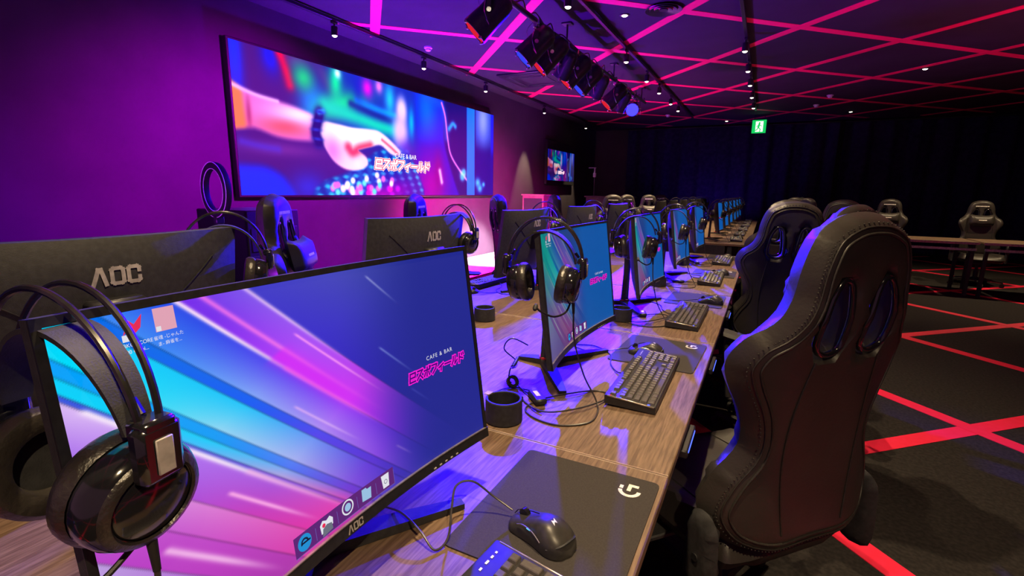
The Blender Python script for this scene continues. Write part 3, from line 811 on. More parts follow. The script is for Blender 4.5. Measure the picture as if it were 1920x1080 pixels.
    c = (sx(-0.06), tv(-0.725)); D2().ring(c, 0.0095, 0.0022, 0, 360).build('round_icon', 'ui_white', s, fn(0.0011)); D2().disc(c, 0.0055).build('round_mark', 'ui_folder', s, fn(0.0013))
    c = (sx(0.054), tv(-0.728)); D2().poly([(c[0] + a, c[1] + b) for a, b in ((-.009, -.008), (.008, -.010), (.010, .006), (.002, .006), (0, .009), (-.008, .009))]).build('folder_icon', 'ui_folder', s, fn(0.0011))
    c = (sx(0.178), tv(-0.735)); D2().poly([(c[0] + a, c[1] + b) for a, b in ((-.006, -.010), (.006, -.010), (.008, .010), (-.008, .010))]).build('bin_icon', 'ui_white', s, fn(0.0011)); D2().ring((c[0], c[1] - .001), .003, .001, 0, 360, 12).build('bin_mark', 'ui_grey', s, fn(0.0014))
    for xx in (-0.238, -0.12, -0.003, 0.116): D2().rect(sx(xx) - .0003, tv(-.79), sx(xx) + .0003, tv(-.70)).build('dock_divider', 'ui_soft', s, fn(0.0010))
    y = tv(-0.865)
    D2().rect(sx(-.161) - .004, y - .004, sx(-.161) - .0003, y - .0003).rect(sx(-.161) + .0003, y - .004, sx(-.161) + .004, y - .0003).rect(sx(-.161) - .004, y + .0003, sx(-.161) - .0003, y + .004).rect(sx(-.161) + .0003, y + .0003, sx(-.161) + .004, y + .004).build('start_icon', 'ui_teal', s, fn(0.0010))
    D2().ring((sx(-.10), y + .0006), .0020, .0007, 0, 360, 12).stroke([(sx(-.10) + .0015, y - .001), (sx(-.10) + .003, y - .0027)], .0007).text('検索', 0.006, sx(-.082), y - .002).build('search_field', 'ui_white', s, fn(0.0010))
    D2().disc((sx(-.002), y), .0038, 16).build('chrome_icon', 'ui_rose', s, fn(0.0010)); D2().rect(sx(.045) - .0038, y - .0032, sx(.045) + .0038, y + .0032).build('explorer_icon', 'ui_yellow', s, fn(0.0010))
    dd = D2()
    for q, (a_, b_) in enumerate(((.735, .003), (.758, .002), (.780, .004), (.812, .005), (.850, .004), (.866, .003))): dd.rect(sx(a_), y - .0015, sx(a_) + b_, y + .0020)
    dd.rect(sx(.895), y + .0012, sx(.895) + .010, y + .0024).rect(sx(.890), y - .0030, sx(.890) + .0125, y - .0018)
    dd.build('system_tray', 'ui_soft', s, fn(0.0010))
    # two desktop icons, upper left
    c = (sx(-0.742), tv(0.888)); D2().poly([(c[0] + a, c[1] + b) for a, b in ((-.010, -.008), (-.004, .006), (.001, .001), (.009, .009), (.006, -.003), (.001, -.007), (-.003, -.001))]).build('n_icon', 'ui_red', s, fn(0.0010)); D2().rect(c[0] - .011, c[1] - .013, c[0] - .005, c[1] - .007).build('shortcut_icon', 'ui_white', s, fn(0.0013))
    c2 = (sx(-0.650), tv(0.888)); D2().rect(c2[0] - .010, c2[1] - .011, c2[0] + .010, c2[1] + .011).build('picture_icon', 'ui_rose', s, fn(0.0010)); D2().rect(c2[0] - .0095, c2[1] - .0105, c2[0] - .005, c2[1] - .006).build('shortcut_icon', 'ui_white', s, fn(0.0013))
    D2().text('ABKONCORE', 0.0048, c[0], c[1] - .018, 'CENTER').text('00 Gami...', 0.0048, c[0], c[1] - .024, 'CENTER').text('雀魂 -じゃんた', 0.0044, c2[0] + .001, c2[1] - .018, 'CENTER').text('ま- 麻雀を...', 0.0044, c2[0] + .001, c2[1] - .024, 'CENTER').build('icon_names', 'ui_white', s, fn(0.0010))
    return root
mon0 = make_monitor(); D2.sub = 1e9
def monitor_copy(side_view):
    c = copy_tree(mon0)
    if side_view:
        for ch in c.children:
            if ch.data == SCR: ch.data = SCR2
    return c
MY, MX = 0.385, 0.0
place_r(mon0, RST[0], 0.009, 0.369); tag(mon0, 'nearest black curved monitor, its bright blue and magenta desktop filling the lower left', 'monitor', 'monitors on the right side')
for k in range(1, 5):
    o = monitor_copy(True); place_r(o, RST[k], -0.003, 0.39)
    tag(o, f'{ORD[k]} curved monitor from the camera on the right side of the near desks', 'monitor', 'monitors on the right side')
for k in range(5):
    o = monitor_copy(True); place_l(o, LST[k], 0, 0.39)
    tag(o, f'back-turned black curved monitor, {ORD[k]} from the camera on the left side of the near desks', 'monitor', 'monitors on the left side')
for k in range(6):
    o = monitor_copy(True); place_r(o, FST[k], 0, 0.39)
    tag(o, f'{ORD[k]} curved monitor on the right side of the far desk bank', 'monitor', 'monitors of the far bank')
    o = monitor_copy(True); place_l(o, FST[k], 0, 0.39)
    tag(o, f'{ORD[k]} back-turned curved monitor on the left side of the far desk bank', 'monitor', 'monitors of the far bank')

# ================================================================== HEADSET (apex of the wires at the origin, ears along x)
HS_LX, HS_LY, HS_Z, HS_ROT = -0.287, 0.373, 0.495, math.radians(100)
def make_headset():
    root = empty('headset')
    ear, top = 0.092, 0.0
    for s in (-1, 1):
        arc = [(ear * 1.06 * math.sin(t), s * 0.013 * (0.55 + 0.45 * math.cos(t)), -0.118 * (1 - math.cos(t)) / 1.0) for t in [(-1 + 2 * i / 28) * PI * 0.5 for i in range(29)]]
        MB().tube(arc, 0.0030, 8).build('headband_wire', 'steel', root)
    # suspended strap
    pts, sd, th = [], [], []
    for i in range(25):
        t = (-1 + 2 * i / 24) * PI * 0.44
        pts.append((0.083 * math.sin(t), 0, -0.034 - 0.088 * (1 - math.cos(t)) / 0.9))
        w = 0.019 * (0.45 + 0.55 * math.cos(t * 0.95)); sd.append((0, w, 0))
        nrm = Vector((math.sin(t), 0, math.cos(t))) * 0.0022; th.append(nrm)
    MB().ribbon(pts, sd, th).build('headband_strap', 'plastic_matte', root, 60)
    for s in (-1, 1):
        cup = empty('ear_cup'); cup.parent = root
        cx, cz = s * 0.064, -0.170
        # yoke block over the cup
        y = MB(); y.box((s * 0.101, 0, -0.126), (0.017, 0.036, 0.050), 0.005); y.box((s * 0.098, 0, -0.106), (0.022, 0.028, 0.016), 0.003)
        y.build('yoke', 'gloss', root)
        MB().box((s * 0.1105, 0, -0.128), (0.002, 0.014, 0.030), 0.0008).build('yoke_window', 'grey_print', root)
        MB().cyl((s * 0.088, 0, -0.098), (s * 0.079, 0, -0.086), 0.0035, n=8).build('strap_rod', 'plastic', root)
        Mx = Matrix.Translation((cx, 0, cz)) @ Matrix.Rotation(s * (PI / 2 + 0.16), 4, 'Y')   # local z of the lathe points outwards
        MB().lathe([(0, 0.030), (0.012, 0.030), (0.018, 0.0285), (0.030, 0.0265), (0.0325, 0.024), (0.036, 0.025), (0.0425, 0.021), (0.0465, 0.012), (0.0475, 0.0), (0.046, -0.004), (0, -0.004)], 36, Mx).build('shell', 'gloss', root)
        MB().lathe([(0.033, 0.0255), (0.0345, 0.0275), (0.040, 0.0250), (0.0415, 0.0225), (0.0375, 0.0235)], 36, Mx, closed=True).build('shell_ring', 'earpad', root)
        MB().lathe([(0.047, -0.004), (0.0505, -0.010), (0.0505, -0.019), (0.046, -0.026), (0.038, -0.0275), (0.029, -0.024), (0.026, -0.012), (0.026, -0.006)], 36, Mx).build('ear_cushion', 'earpad', root)
        MB().lathe([(0, -0.0075), (0.027, -0.0075)], 24, Mx).build('speaker_cloth', 'plastic_matte', root)
        bpy.data.objects.remove(cup)
    # microphone boom from the user-side cup
    boom = catmull([(-0.072, 0.010, -0.214), (-0.066, 0.040, -0.232), (-0.045, 0.075, -0.236), (-0.020, 0.098, -0.222), (-0.010, 0.106, -0.212)], 6)
    MB().tube(boom, 0.0026, 7).build('microphone_boom', 'plastic', root)
    MB().lathe([(0, -0.010), (0.004, -0.009), (0.006, -0.004), (0.006, 0.004), (0.004, 0.009), (0, 0.010)], 12, Matrix.Translation((-0.006, 0.110, -0.208)) @ Matrix.Rotation(1.0, 4, 'X')).build('microphone', 'plastic_matte', root)
    # cable: down from the front cup, coiled on the desk (points given at the second station)
    M = Matrix.Translation((XE - HS_LY, RST[1] + HS_LX, DZ + HS_Z)) @ Matrix.Rotation(PI / 2 + HS_ROT, 4, 'Z')
    Mi = M.inverted(); g = DZ + 0.0025
    w = [(-0.415, 1.140, 0.99), (-0.405, 1.165, 0.90), (-0.385, 1.195, 0.80), (-0.352, 1.205, g + 0.012), (-0.330, 1.150, g), (-0.335, 1.085, g), (-0.395, 1.040, g), (-0.465, 1.050, g), (-0.505, 1.090, g), (-0.490, 1.160, g), (-0.430, 1.230, g + 0.004), (-0.375, 1.290, g), (-0.336, 1.275, g), (-0.345, 1.200, g + 0.006), (-0.400, 1.110, g + 0.008), (-0.460, 1.085, g + 0.003), (-0.520, 1.120, g), (-0.56, 1.165, g)]
    P = [Mi @ Vector(p) for p in w]
    start = Vector((-0.078, 0, -0.214))
    cab = catmull([start, Vector((-0.080, 0, -0.245))] + P[1:], 8)
    MB().tube(cab, 0.0024, 7).build('cable', 'cable_black', root)
    MB().cyl(start, (-0.080, 0, -0.243), 0.0045, 0.0032, 10).build('strain_relief', 'rubber', root)
    return root
hs0 = make_headset()
def place_headset(o, y, right=True, dx=0.0, dy=0.0, dr=0.0):
    (place_r if right else place_l)(o, y, HS_LX + dx, HS_LY + dy, DZ + HS_Z, HS_ROT + dr)
place_headset(hs0, RST[1])
tag(hs0, 'black over-ear headset hung on the second monitor of the right side', 'headset', 'headsets on the monitors')
o = copy_tree(hs0, skip=('cable',)); place_headset(o, RST[0], dx=0.014, dy=-0.002, dr=-0.05); o.location.z = DZ + 0.482; o.scale = (0.95, 0.95, 0.95)
MB().tube(catmull([(-0.080, 0, -0.24), (-0.081, 0.002, -0.30), (-0.086, 0.004, -0.36), (-0.096, 0.0, -0.43), (-0.115, -0.012, -0.488), (-0.15, -0.02, -0.504), (-0.19, 0.0, -0.5045)], 8), 0.0026, 8).build('cable', 'cable_black', o)
tag(o, 'nearest black headset, large at the lower left in front of the bright desktop', 'headset', 'headsets on the monitors')
for k in range(2, 5):
    o = copy_tree(hs0); place_headset(o, RST[k], dr=[0, 0, .12, -.1, .05][k])
    tag(o, f'black headset hung on the {ORD[k]} monitor of the right side', 'headset', 'headsets on the monitors')
for k in range(5):
    o = copy_tree(hs0, skip=('cable',)); place_headset(o, LST[k], False, dr=[.8, -.25, .1, 0, .1][k])
    tag(o, f'black headset hung on the {ORD[k]} back-turned monitor of the left side', 'headset', 'headsets on the monitors')
for k in range(6):
    o = copy_tree(hs0); place_headset(o, FST[k], dr=.1 * math.sin(k * 2.3))
    tag(o, f'small headset hung on the {ORD[k]} monitor on the right side of the far bank', 'headset', 'headsets of the far bank')
    o = copy_tree(hs0, skip=('cable',)); place_headset(o, FST[k], False)
    tag(o, f'small headset hung on the {ORD[k]} monitor on the left side of the far bank', 'headset', 'headsets of the far bank')

# ================================================================== KEYBOARD (x right, y away, z up)
U_ = 0.0190
def key_rows():
    R = []
    f = lambda x, r, w=1.0, h=1.0: R.append((x, r, w, h))
    f(0, 0); [f(2 + i, 0) for i in range(4)]; [f(6.5 + i, 0) for i in range(4)]; [f(11 + i, 0) for i in range(4)]; [f(15.25 + i, 0) for i in range(3)]
    [f(i, 1) for i in range(13)]; f(13, 1, 2)
    f(0, 2, 1.5); [f(1.5 + i, 2) for i in range(12)]; f(13.5, 2, 1.5)
    f(0, 3, 1.75); [f(1.75 + i, 3) for i in range(11)]; f(12.75, 3, 2.25)
    f(0, 4, 2.25); [f(2.25 + i, 4) for i in range(10)]; f(12.25, 4, 2.75)
    f(0, 5, 1.25); f(1.25, 5, 1.25); f(2.5, 5, 1.25); f(3.75, 5, 6.25); [f(10 + 1.25 * i, 5, 1.25) for i in range(4)]
    for r in (1, 2): [f(15.25 + i, r) for i in range(3)]
    f(16.25, 4); [f(15.25 + i, 5) for i in range(3)]
    [f(18.5 + i, 1) for i in range(4)]; [f(18.5 + i, 2) for i in range(3)]; f(21.5, 2, 1, 2); [f(18.5 + i, 3) for i in range(3)]; [f(18.5 + i, 4) for i in range(3)]; f(21.5, 4, 1, 2); f(18.5, 5, 2); f(20.5, 5)
    return R
KEYS = key_rows(); KW, KD = 0.444, 0.134
def key_pos(x, r, w, h):
    px = (x + w / 2) * U_ - 22.5 * U_ / 2
    yy = 0.048 - (r * U_ + (0.006 if r > 0 else 0)) - (h - 1) * U_ / 2
    return px, yy, 0.019 + (yy + KD / 2) * 0.075
def key_verts(w, h):
    a, b = w * U_ / 2 - 0.0011, h * U_ / 2 - 0.0011; t = 0.0022
    vs = [(-a, -b, 0), (a, -b, 0), (a, b, 0), (-a, b, 0), (-a + t * .7, -b + t * .8, .0068), (a - t * .7, -b + t * .8, .0068), (a - t * .7, b - t, .0068), (-a + t * .7, b - t, .0068),
          (-a + t * 1.2, -b + t * 1.4, .0080), (a - t * 1.2, -b + t * 1.4, .0080), (a - t * 1.2, b - t * 1.6, .0080), (-a + t * 1.2, b - t * 1.6, .0080)]
    fs = [(8, 9, 10, 11)]
    for i in range(4):
        j = (i + 1) % 4; fs += [(i, j, 4 + j, 4 + i), (4 + i, 4 + j, 8 + j, 8 + i)]
    return vs, fs
KMESH = {}
def key_mesh(w, h):
    if (w, h) not in KMESH:
        me = MB().add(*key_verts(w, h)).mesh('key', 25); me.materials.append(MATS['keycap']); KMESH[(w, h)] = me
    return KMESH[(w, h)]
def make_keyboard(singly):
    root = empty('keyboard')
    body = MB()
    prof = [(-KD / 2, 0.002), (KD / 2, 0.006), (KD / 2, 0.030), (KD / 2 - 0.004, 0.031), (-KD / 2 + 0.002, 0.0205), (-KD / 2, 0.018)]
    n = len(prof); vs = [(x, y, z) for x in (-KW / 2, KW / 2) for y, z in prof]
    fs = [tuple(range(n)), tuple(range(n, 2 * n))[::-1]] + [(i, n + i, n + (i + 1) % n, (i + 1) % n) for i in range(n)]
    body.add(vs, fs).build('case', 'keyboard_case', root, 20)
    for s in (-1, 1):
        e = MB(); M = Matrix.Rotation(math.atan(0.0105 / 0.128), 3, 'X')
        e.box((s * (KW / 2 - 0.0006), -0.001, 0.0245), (0.003, KD - 0.010, 0.0042), 0.001, M); e.build('edge_trim', 'alu_edge', root)
        MB().box((s * 0.18, 0.055, 0.003), (0.03, 0.012, 0.006), 0.001).build('foot', 'rubber', root)
        MB().box((s * 0.18, -0.055, 0.001), (0.03, 0.010, 0.003), 0.001).build('foot', 'rubber', root)
    if singly:
        for k in KEYS:
            o = link('key', key_mesh(k[2], k[3]), root); o.location = key_pos(*k); o.rotation_euler = (0.075, 0, 0)
    else:
        mb = MB()
        for k in KEYS:
            v, f = key_verts(k[2], k[3]); c = key_pos(*k); mb.add([(a + c[0], b + c[1], z + c[2]) for a, b, z in v], f)
        o = mb.build('keys', 'keycap', root, 25); o['kind'] = 'stuff'
    d = D2()
    for i, (a, b) in enumerate(((0.157, .006), (0.172, .008), (0.186, .006), (0.198, .004))): d.rect(a, 0.050, a + b, 0.0535)
    d.build('print', 'white_print', root, lambda a, b: (a, b, 0.0213 + (b + KD / 2) * 0.078))
    MB().box((-KW / 2 + 0.004, 0.052, 0.029), (0.004, 0.006, 0.003), 0.0008).build('indicator', 'led_red', root)
    for yy, m_ in ((0.026, 'led_blue'), (-0.048, 'led_blue')):
        MB().box((-KW / 2 + 0.0045, yy, 0.0215 + (yy + KD / 2) * .075), (0.003, 0.006, 0.002), 0.0006).build('indicator', m_, root)
    return root
def kb_cable(root, pts): MB().tube(catmull(pts, 8), 0.0022, 7).build('cable', 'cable_black', root)
kbA = make_keyboard(True); kbB = make_keyboard(False)
STD = [(0.02, 0.066, 0.010), (0.03, 0.095, 0.004), (0.10, 0.135, 0.0025), (0.19, 0.16, 0.0025), (0.26, 0.235, 0.0025), (0.24, 0.31, 0.0025)]
kbX = copy_tree(kbA)
kb_cable(kbX, STD); kb_cable(kbB, STD); kb_cable(kbA, [(0.0, 0.066, 0.010), (0.02, 0.10, 0.004), (0.0, 0.17, 0.0025), (-0.08, 0.24, 0.0025)])
place_r(kbA, RST[0], -0.084, 0.156, DZ, -0.10); tag(kbA, 'black keyboard cut off by the bottom of the picture, right of the nearest monitor', 'keyboard', 'keyboards on the right side')
place_r(kbX, RST[1], -0.005, 0.150, DZ, 0.015); tag(kbX, 'black full-size keyboard in front of the second monitor of the right side', 'keyboard', 'keyboards on the right side')
place_r(kbB, RST[2], -0.135, 0.145); tag(kbB, 'black full-size keyboard in front of the third monitor of the right side', 'keyboard', 'keyboards on the right side')
for k, (dx, dr) in ((3, (-.02, .02)), (4, (-.03, 0))):
    o = copy_tree(kbB); place_r(o, RST[k], dx, 0.15, DZ, dr); tag(o, f'black full-size keyboard in front of the {ORD[k]} monitor of the right side', 'keyboard', 'keyboards on the right side')
for k in range(5):
    o = copy_tree(kbB); place_l(o, LST[k], -0.02, 0.135, DZ, [0, .05, -.06, 0, .03][k]); tag(o, f'black keyboard behind the {ORD[k]} back-turned monitor of the left side', 'keyboard', 'keyboards on the left side')
for k in range(6):
    o = copy_tree(kbB); place_r(o, FST[k], [0.02, -.06, -.02, .03, 0, 0][k], 0.16, DZ, [0.06, 0, .03, 0, 0, 0][k]); tag(o, f'small keyboard in front of the {ORD[k]} monitor on the right side of the far bank', 'keyboard', 'keyboards of the far bank')

# ================================================================== MOUSE PAD
def make_pad():
    root = empty('mouse_pad'); w, d_, r = 0.335, 0.280, 0.012
    pts = []
    for cx, cy, a0 in ((w / 2 - r, d_ / 2 - r, 0), (-w / 2 + r, d_ / 2 - r, 90), (-w / 2 + r, -d_ / 2 + r, 180), (w / 2 - r, -d_ / 2 + r, 270)):
        pts += [(cx + r * math.cos(math.radians(a0 + 15 * i)), cy + r * math.sin(math.radians(a0 + 15 * i))) for i in range(7)]
    MB().prism(pts, 0.0, 0.0028).build('cloth', 'mousepad', root, 30)
    c = (0.118, -0.092)
    d = D2().ring(c, 0.0175, 0.0075, 95, 275, 20); d.rect(c[0] - 0.002, c[1] - 0.002, c[0] + 0.0215, c[1] + 0.0055); d.rect(c[0] + 0.0135, c[1] - 0.014, c[0] + 0.0215, c[1] - 0.002); d.rect(c[0] + 0.002, c[1] + .0135, c[0] + 0.0125, c[1] + 0.0205)
    d.build('logo', 'white_print', root, lambda a, b: (a, b, 0.0031))
    return root
pad0 = make_pad()
PADS = [(0.293, 0.150, 0.0), (0.30, 0.168, -0.03), (0.30, 0.165, 0.0), (0.30, 0.16, 0.0), (0.30, 0.16, 0)]
for k in range(5):
    o = pad0 if k == 0 else copy_tree(pad0); place_r(o, RST[k], PADS[k][0], PADS[k][1], DZ, PADS[k][2])
    tag(o, ['dark mouse pad under the nearest mouse, white logo in its corner', 'violet-lit mouse pad beside the second keyboard of the right side'][k] if k < 2 else f'dark mouse pad beside the {ORD[k]} keyboard of the right side', 'mouse pad', 'mouse pads')

# ================================================================== MOUSE (nose towards +y)
def make_mouse():
    root = empty('mouse'); L, n, m = 0.126, 26, 20; vs, fs = [], []
    for i in range(n + 1):
        t = i / n; y = -L / 2 + L * t
        e = max(0.0, 1 - abs(2 * t - 1) ** 5) ** 0.5
        hw = (0.0325 - 0.004 * math.sin(PI * min(1, max(0, (t - .25) / .6)))) * e
        zt = (0.016 + 0.025 * math.exp(-((t - 0.36) / 0.34) ** 2)) * (max(0.0, 1 - abs(2 * t - 1) ** 7) ** 0.5)
        for k in range(m + 1):
            a = PI * k / m; c, s = math.cos(a), math.sin(a)
            vs.append((hw * (abs(c) ** 0.7) * (1 if c >= 0 else -1), y, 0.002 + max(0.0005, zt) * (s ** 0.75 if s > 0 else 0)))
    for i in range(n):
        for k in range(m): fs.append((i * (m + 1) + k, i * (m + 1) + k + 1, (i + 1) * (m + 1) + k + 1, (i + 1) * (m + 1) + k))
    for i in range(n): fs.append((i * (m + 1), (i + 1) * (m + 1), (i + 1) * (m + 1) + m, i * (m + 1) + m))
    MB().add(vs, fs).build('shell', 'mouse_shell', root, 60)
    MB().cyl((-0.004, 0.038, 0.0235), (0.004, 0.038, 0.0235), 0.0095, n=16).build('scroll_wheel', 'gloss', root)
    MB().tube([(0, 0.062, 0.012), (0, 0.055, 0.0215), (0, 0.047, 0.0262)], 0.0009, 5).build('button_gap', 'gloss', root)
    MB().tube([(0, 0.028, 0.0335), (0, 0.018, 0.0368), (0, 0.006, 0.0398)], 0.0009, 5).build('button_gap', 'gloss', root)
    # side buttons with a bright rim on the left flank
    MB().tube(catmull([(-0.0278, 0.030, 0.022), (-0.0276, 0.016, 0.0275), (-0.0295, -0.006, 0.0275), (-0.0318, -0.024, 0.020)], 6), 0.0008, 6).build('side_trim', 'alu_edge', root)
    MB().box((-0.0288, 0.003, 0.0275), (0.002, 0.008, 0.002), 0.0006).build('indicator', 'led_cyan', root)
    MB().tube(catmull([(-0.030, -0.036, 0.013), (-0.018, -0.053, 0.021), (0, -0.057, 0.024), (0.018, -0.053, 0.021), (0.030, -0.036, 0.013)], 6), 0.0022, 6).build('rear_band', 'plastic_matte', root)
    d = D2().poly([(-.0055, -.006), (-.0025, .0045), (.0005, .0012), (.0055, .0065), (.0028, -.0045), (-.0003, -.001)])
    d.build('logo', 'white_print', root, lambda a, b: (a, b - 0.026, 0.0186 + 0.025 * math.exp(-(((b - 0.026) / L + 0.5 - 0.36) / 0.34) ** 2) - 5.0 * a * a))
    return root
ms0 = make_mouse()
base = copy_tree(ms0)
def mouse_cable(o, pts): MB().tube(catmull(pts, 8), 0.0019, 7).build('cable', 'cable_black', o)
# nearest mouse: its cable arches up, dips to the desk and runs behind the screen (world points)
M0 = Matrix.Translation((-0.272, 0.660, DZ + 0.0028)) @ Matrix.Rotation(PI / 2 - 0.33, 4, 'Z')
w = [(-0.337, 0.683, DZ + 0.016), (-0.372, 0.676, DZ + 0.036), (-0.405, 0.662, DZ + 0.062), (-0.425, 0.640, DZ + 0.060), (-0.418, 0.615, DZ + 0.034), (-0.402, 0.580, DZ + 0.008), (-0.408, 0.552, DZ + 0.004), (-0.440, 0.560, DZ + 0.018), (-0.490, 0.575, DZ + 0.026), (-0.550, 0.592, DZ + 0.010), (-0.62, 0.60, DZ + 0.003), (-0.68, 0.57, DZ + 0.0025)]
mouse_cable(ms0, [M0.inverted() @ Vector(p) for p in w])
ms0.location = M0.to_translation(); ms0.rotation_euler = M0.to_euler(); tag(ms0, 'black mouse with a white bolt logo on the nearest mouse pad', 'mouse', 'mice')
mouse_cable(base, [(0, 0.063, 0.012), (0.0, 0.085, 0.008), (-0.02, 0.12, 0.003), (-0.05, 0.155, 0.003), (-0.05, 0.20, 0.0), (-0.02, 0.26, 0.0), (-0.03, 0.33, 0.0)])
place_r(base, RST[1], 0.255, 0.205, DZ + 0.0028, 0.12); tag(base, 'black mouse beside the second keyboard of the right side', 'mouse', 'mice')
for k, lx, ly in ((2, 0.235, 0.085), (3, 0.25, 0.12), (4, 0.22, 0.15)):
    o = copy_tree(base); place_r(o, RST[k], lx, ly, DZ + 0.0028, 0.1 * k - .3); tag(o, f'black mouse beside the {ORD[k]} keyboard of the right side', 'mouse', 'mice')
for k in range(6):
    o = copy_tree(base); place_r(o, FST[k], 0.30, 0.15, DZ, 0.1); tag(o, f'small mouse beside the {ORD[k]} keyboard of the far bank', 'mouse', 'mice')
for k in range(1, 4):
    o = copy_tree(base); place_l(o, LST[k], 0.30, 0.17, DZ, 0.1); tag(o, f'black mouse beside the {ORD[k]} keyboard of the left side', 'mouse', 'mice')

# ================================================================== CUP HOLDER RINGS, SOUND ADAPTERS, LIGHT BARS
def make_ring():
    root = empty('ring_holder')
    MB().lathe([(0.043, 0.001), (0.047, 0.003), (0.0455, 0.056), (0.044, 0.058), (0.040, 0.058), (0.0385, 0.056), (0.0395, 0.006), (0, 0.006)], 40).build('wall', 'plastic_matte', root, 30)
    MB().lathe([(0, 0.001), (0.043, 0.001)], 40).build('base', 'rubber', root)
    MB().box((0.026, -0.039, 0.047), (0.020, 0.008, 0.016), 0.0015, Matrix.Rotation(0.55, 3, 'Z')).build('clip', 'plastic', root)
    MB().box((0.022, 0.041, 0.059), (0.020, 0.016, 0.003), 0.001, Matrix.Rotation(-0.4, 3, 'Z')).build('felt_tab', 'edge_pale', root)
    return root
rg0 = make_ring()
for k in range(1, 5):
    o = rg0 if k == 1 else copy_tree(rg0)
    lx, ly = {1: (-0.432, 0.410), 2: (-0.33, 0.405), 3: (-0.40, 0.42), 4: (-0.38, 0.42)}[k]
    place_r(o, RST[k], lx, ly, DZ, 0.6 * k - .2); tag(o, f'round black open ring holder left of the {ORD[k]} monitor of the right side', 'holder', 'ring holders')
o = copy_tree(rg0, skip=('felt_tab', 'clip')); o.location = (-1.05, 1.815, DZ); tag(o, 'round black open ring holder alone in the middle of the desk', 'holder', 'ring holders')
o = copy_tree(rg0, skip=('felt_tab', 'clip')); o.location = (-1.40, 2.06, DZ); tag(o, 'round black open ring holder at the left desk edge near the white floor patch', 'holder', 'ring holders')
def make_adapter():
    root = empty('sound_adapter')
    MB().box((0, 0, 0.010), (0.075, 0.034, 0.018), 0.005).build('case', 'plastic', root)
    MB().box((0.006, 0.0, 0.0192), (0.034, 0.012, 0.0008)).build('sticker', 'white_print', root)
    MB().cyl((0.036, 0, 0.010), (0.050, 0, 0.009), 0.004, 0.003, 10).build('strain_relief', 'rubber', root)
    MB().tube(catmull([(0.05, 0, 0.009), (0.075, 0.01, 0.003), (0.10, 0.04, 0.0025), (0.085, 0.09, 0.0025), (0.03, 0.12, 0.0025), (-0.03, 0.13, 0.0025)], 6), 0.002, 6).build('cable', 'cable_black', root)
    return root
ad0 = make_adapter()
for k in range(1, 5):
    o = ad0 if k == 1 else copy_tree(ad0)
    place_r(o, RST[k], [0, -0.290, -0.20, -0.22, -0.25][k], [0, 0.382, 0.34, 0.33, 0.33][k], DZ, [0, 0.75, .3, 1.2, .2][k])
    tag(o, f'small black headset sound adapter left of the {ORD[k]} monitor of the right side', 'adapter', 'sound adapters')
def make_dongle():
    root = empty('usb_cable')
    MB().tube(catmull([(-0.60, 1.30, DZ + .10), (-0.63, 1.25, DZ + .13), (-0.66, 1.26, DZ + .09), (-0.64, 1.30, DZ + .045), (-0.625, 1.27, DZ + .035), (-0.615, 1.215, DZ + .05), (-0.612, 1.20, DZ + .02), (-0.606, 1.205, DZ + .012)], 8), 0.0022, 7).build('wire', 'cable_black', root)
    MB().cyl((-0.632, 1.262, DZ + .036), (-0.642, 1.318, DZ + .046), 0.006, n=10).build('plug', 'plastic', root)
    MB().lathe([(0.010, -0.006), (0.018, -0.006), (0.018, 0.006), (0.010, 0.006)], 20, Matrix.Translation((-0.60, 1.20, DZ + .018)) @ Matrix.Rotation(0.9, 4, 'Y') @ Matrix.Rotation(0.5, 4, 'X'), closed=True).build('ferrite_ring', 'plastic', root)
    MB().tube(catmull([(-0.60, 1.217, DZ + .012), (-0.575, 1.20, DZ + .004), (-0.54, 1.175, DZ + .004), (-0.52, 1.16, DZ + .008)], 6), 0.0022, 7).build('wire', 'cable_black', root)
    return tag(root, 'hanging black cable with a plug and a ferrite ring behind the second monitor', 'cable')
make_dongle()
def make_bar():
    root = empty('light_bar')
    MB().box((0, 0, 0), (0.026, 0.15, 0.020), 0.003).build('housing', 'plastic', root)
    MB().box((0.0135, 0, 0.001), (0.002, 0.118, 0.0045), 0.0006).build('diffuser', 'led_blue', root)
    return root
lb0 = make_bar()
for k, (yy, lab) in enumerate(((1.19, 'blue light bar under the desk edge, nearest to the camera'), (1.80, 'blue light bar under the desk edge, second from the camera'), (2.62, 'blue light bar under the desk edge, third from the camera'))):
    o = lb0 if k == 0 else copy_tree(lb0)
    o.location = (XE + 0.002, yy, DZ - 0.025 - 0.011); tag(o, lab, 'light bar', 'light bars')
# computers under the desks
def make_pc():
    root = empty('computer_tower')
    MB().box((0, 0, 0.235), (0.42, 0.20, 0.45), 0.006).build('case', 'plastic', root)
    for k in range(6): MB().box((0.2115, 0, 0.10 + 0.05 * k), (0.003, 0.15, 0.008), 0.001).build('vent', 'gloss', root)
    MB().box((0.212, 0.06, 0.42), (0.004, 0.03, 0.006), 0.001).build('power_light', 'led_blue', root)
    for s in (-1, 1): MB().box((s * 0.15, 0, 0.005), (0.04, 0.18, 0.010), 0.002).build('foot', 'rubber', root)
    return root
pc0 = make_pc()
for k in range(5):
    o = pc0 if k == 0 else copy_tree(pc0)
    o.location = (-0.62, RST[k] - 0.32, 0); tag(o, f'black computer tower under the {ORD[k]} desk of the near bank', 'computer', 'computers under the desks')

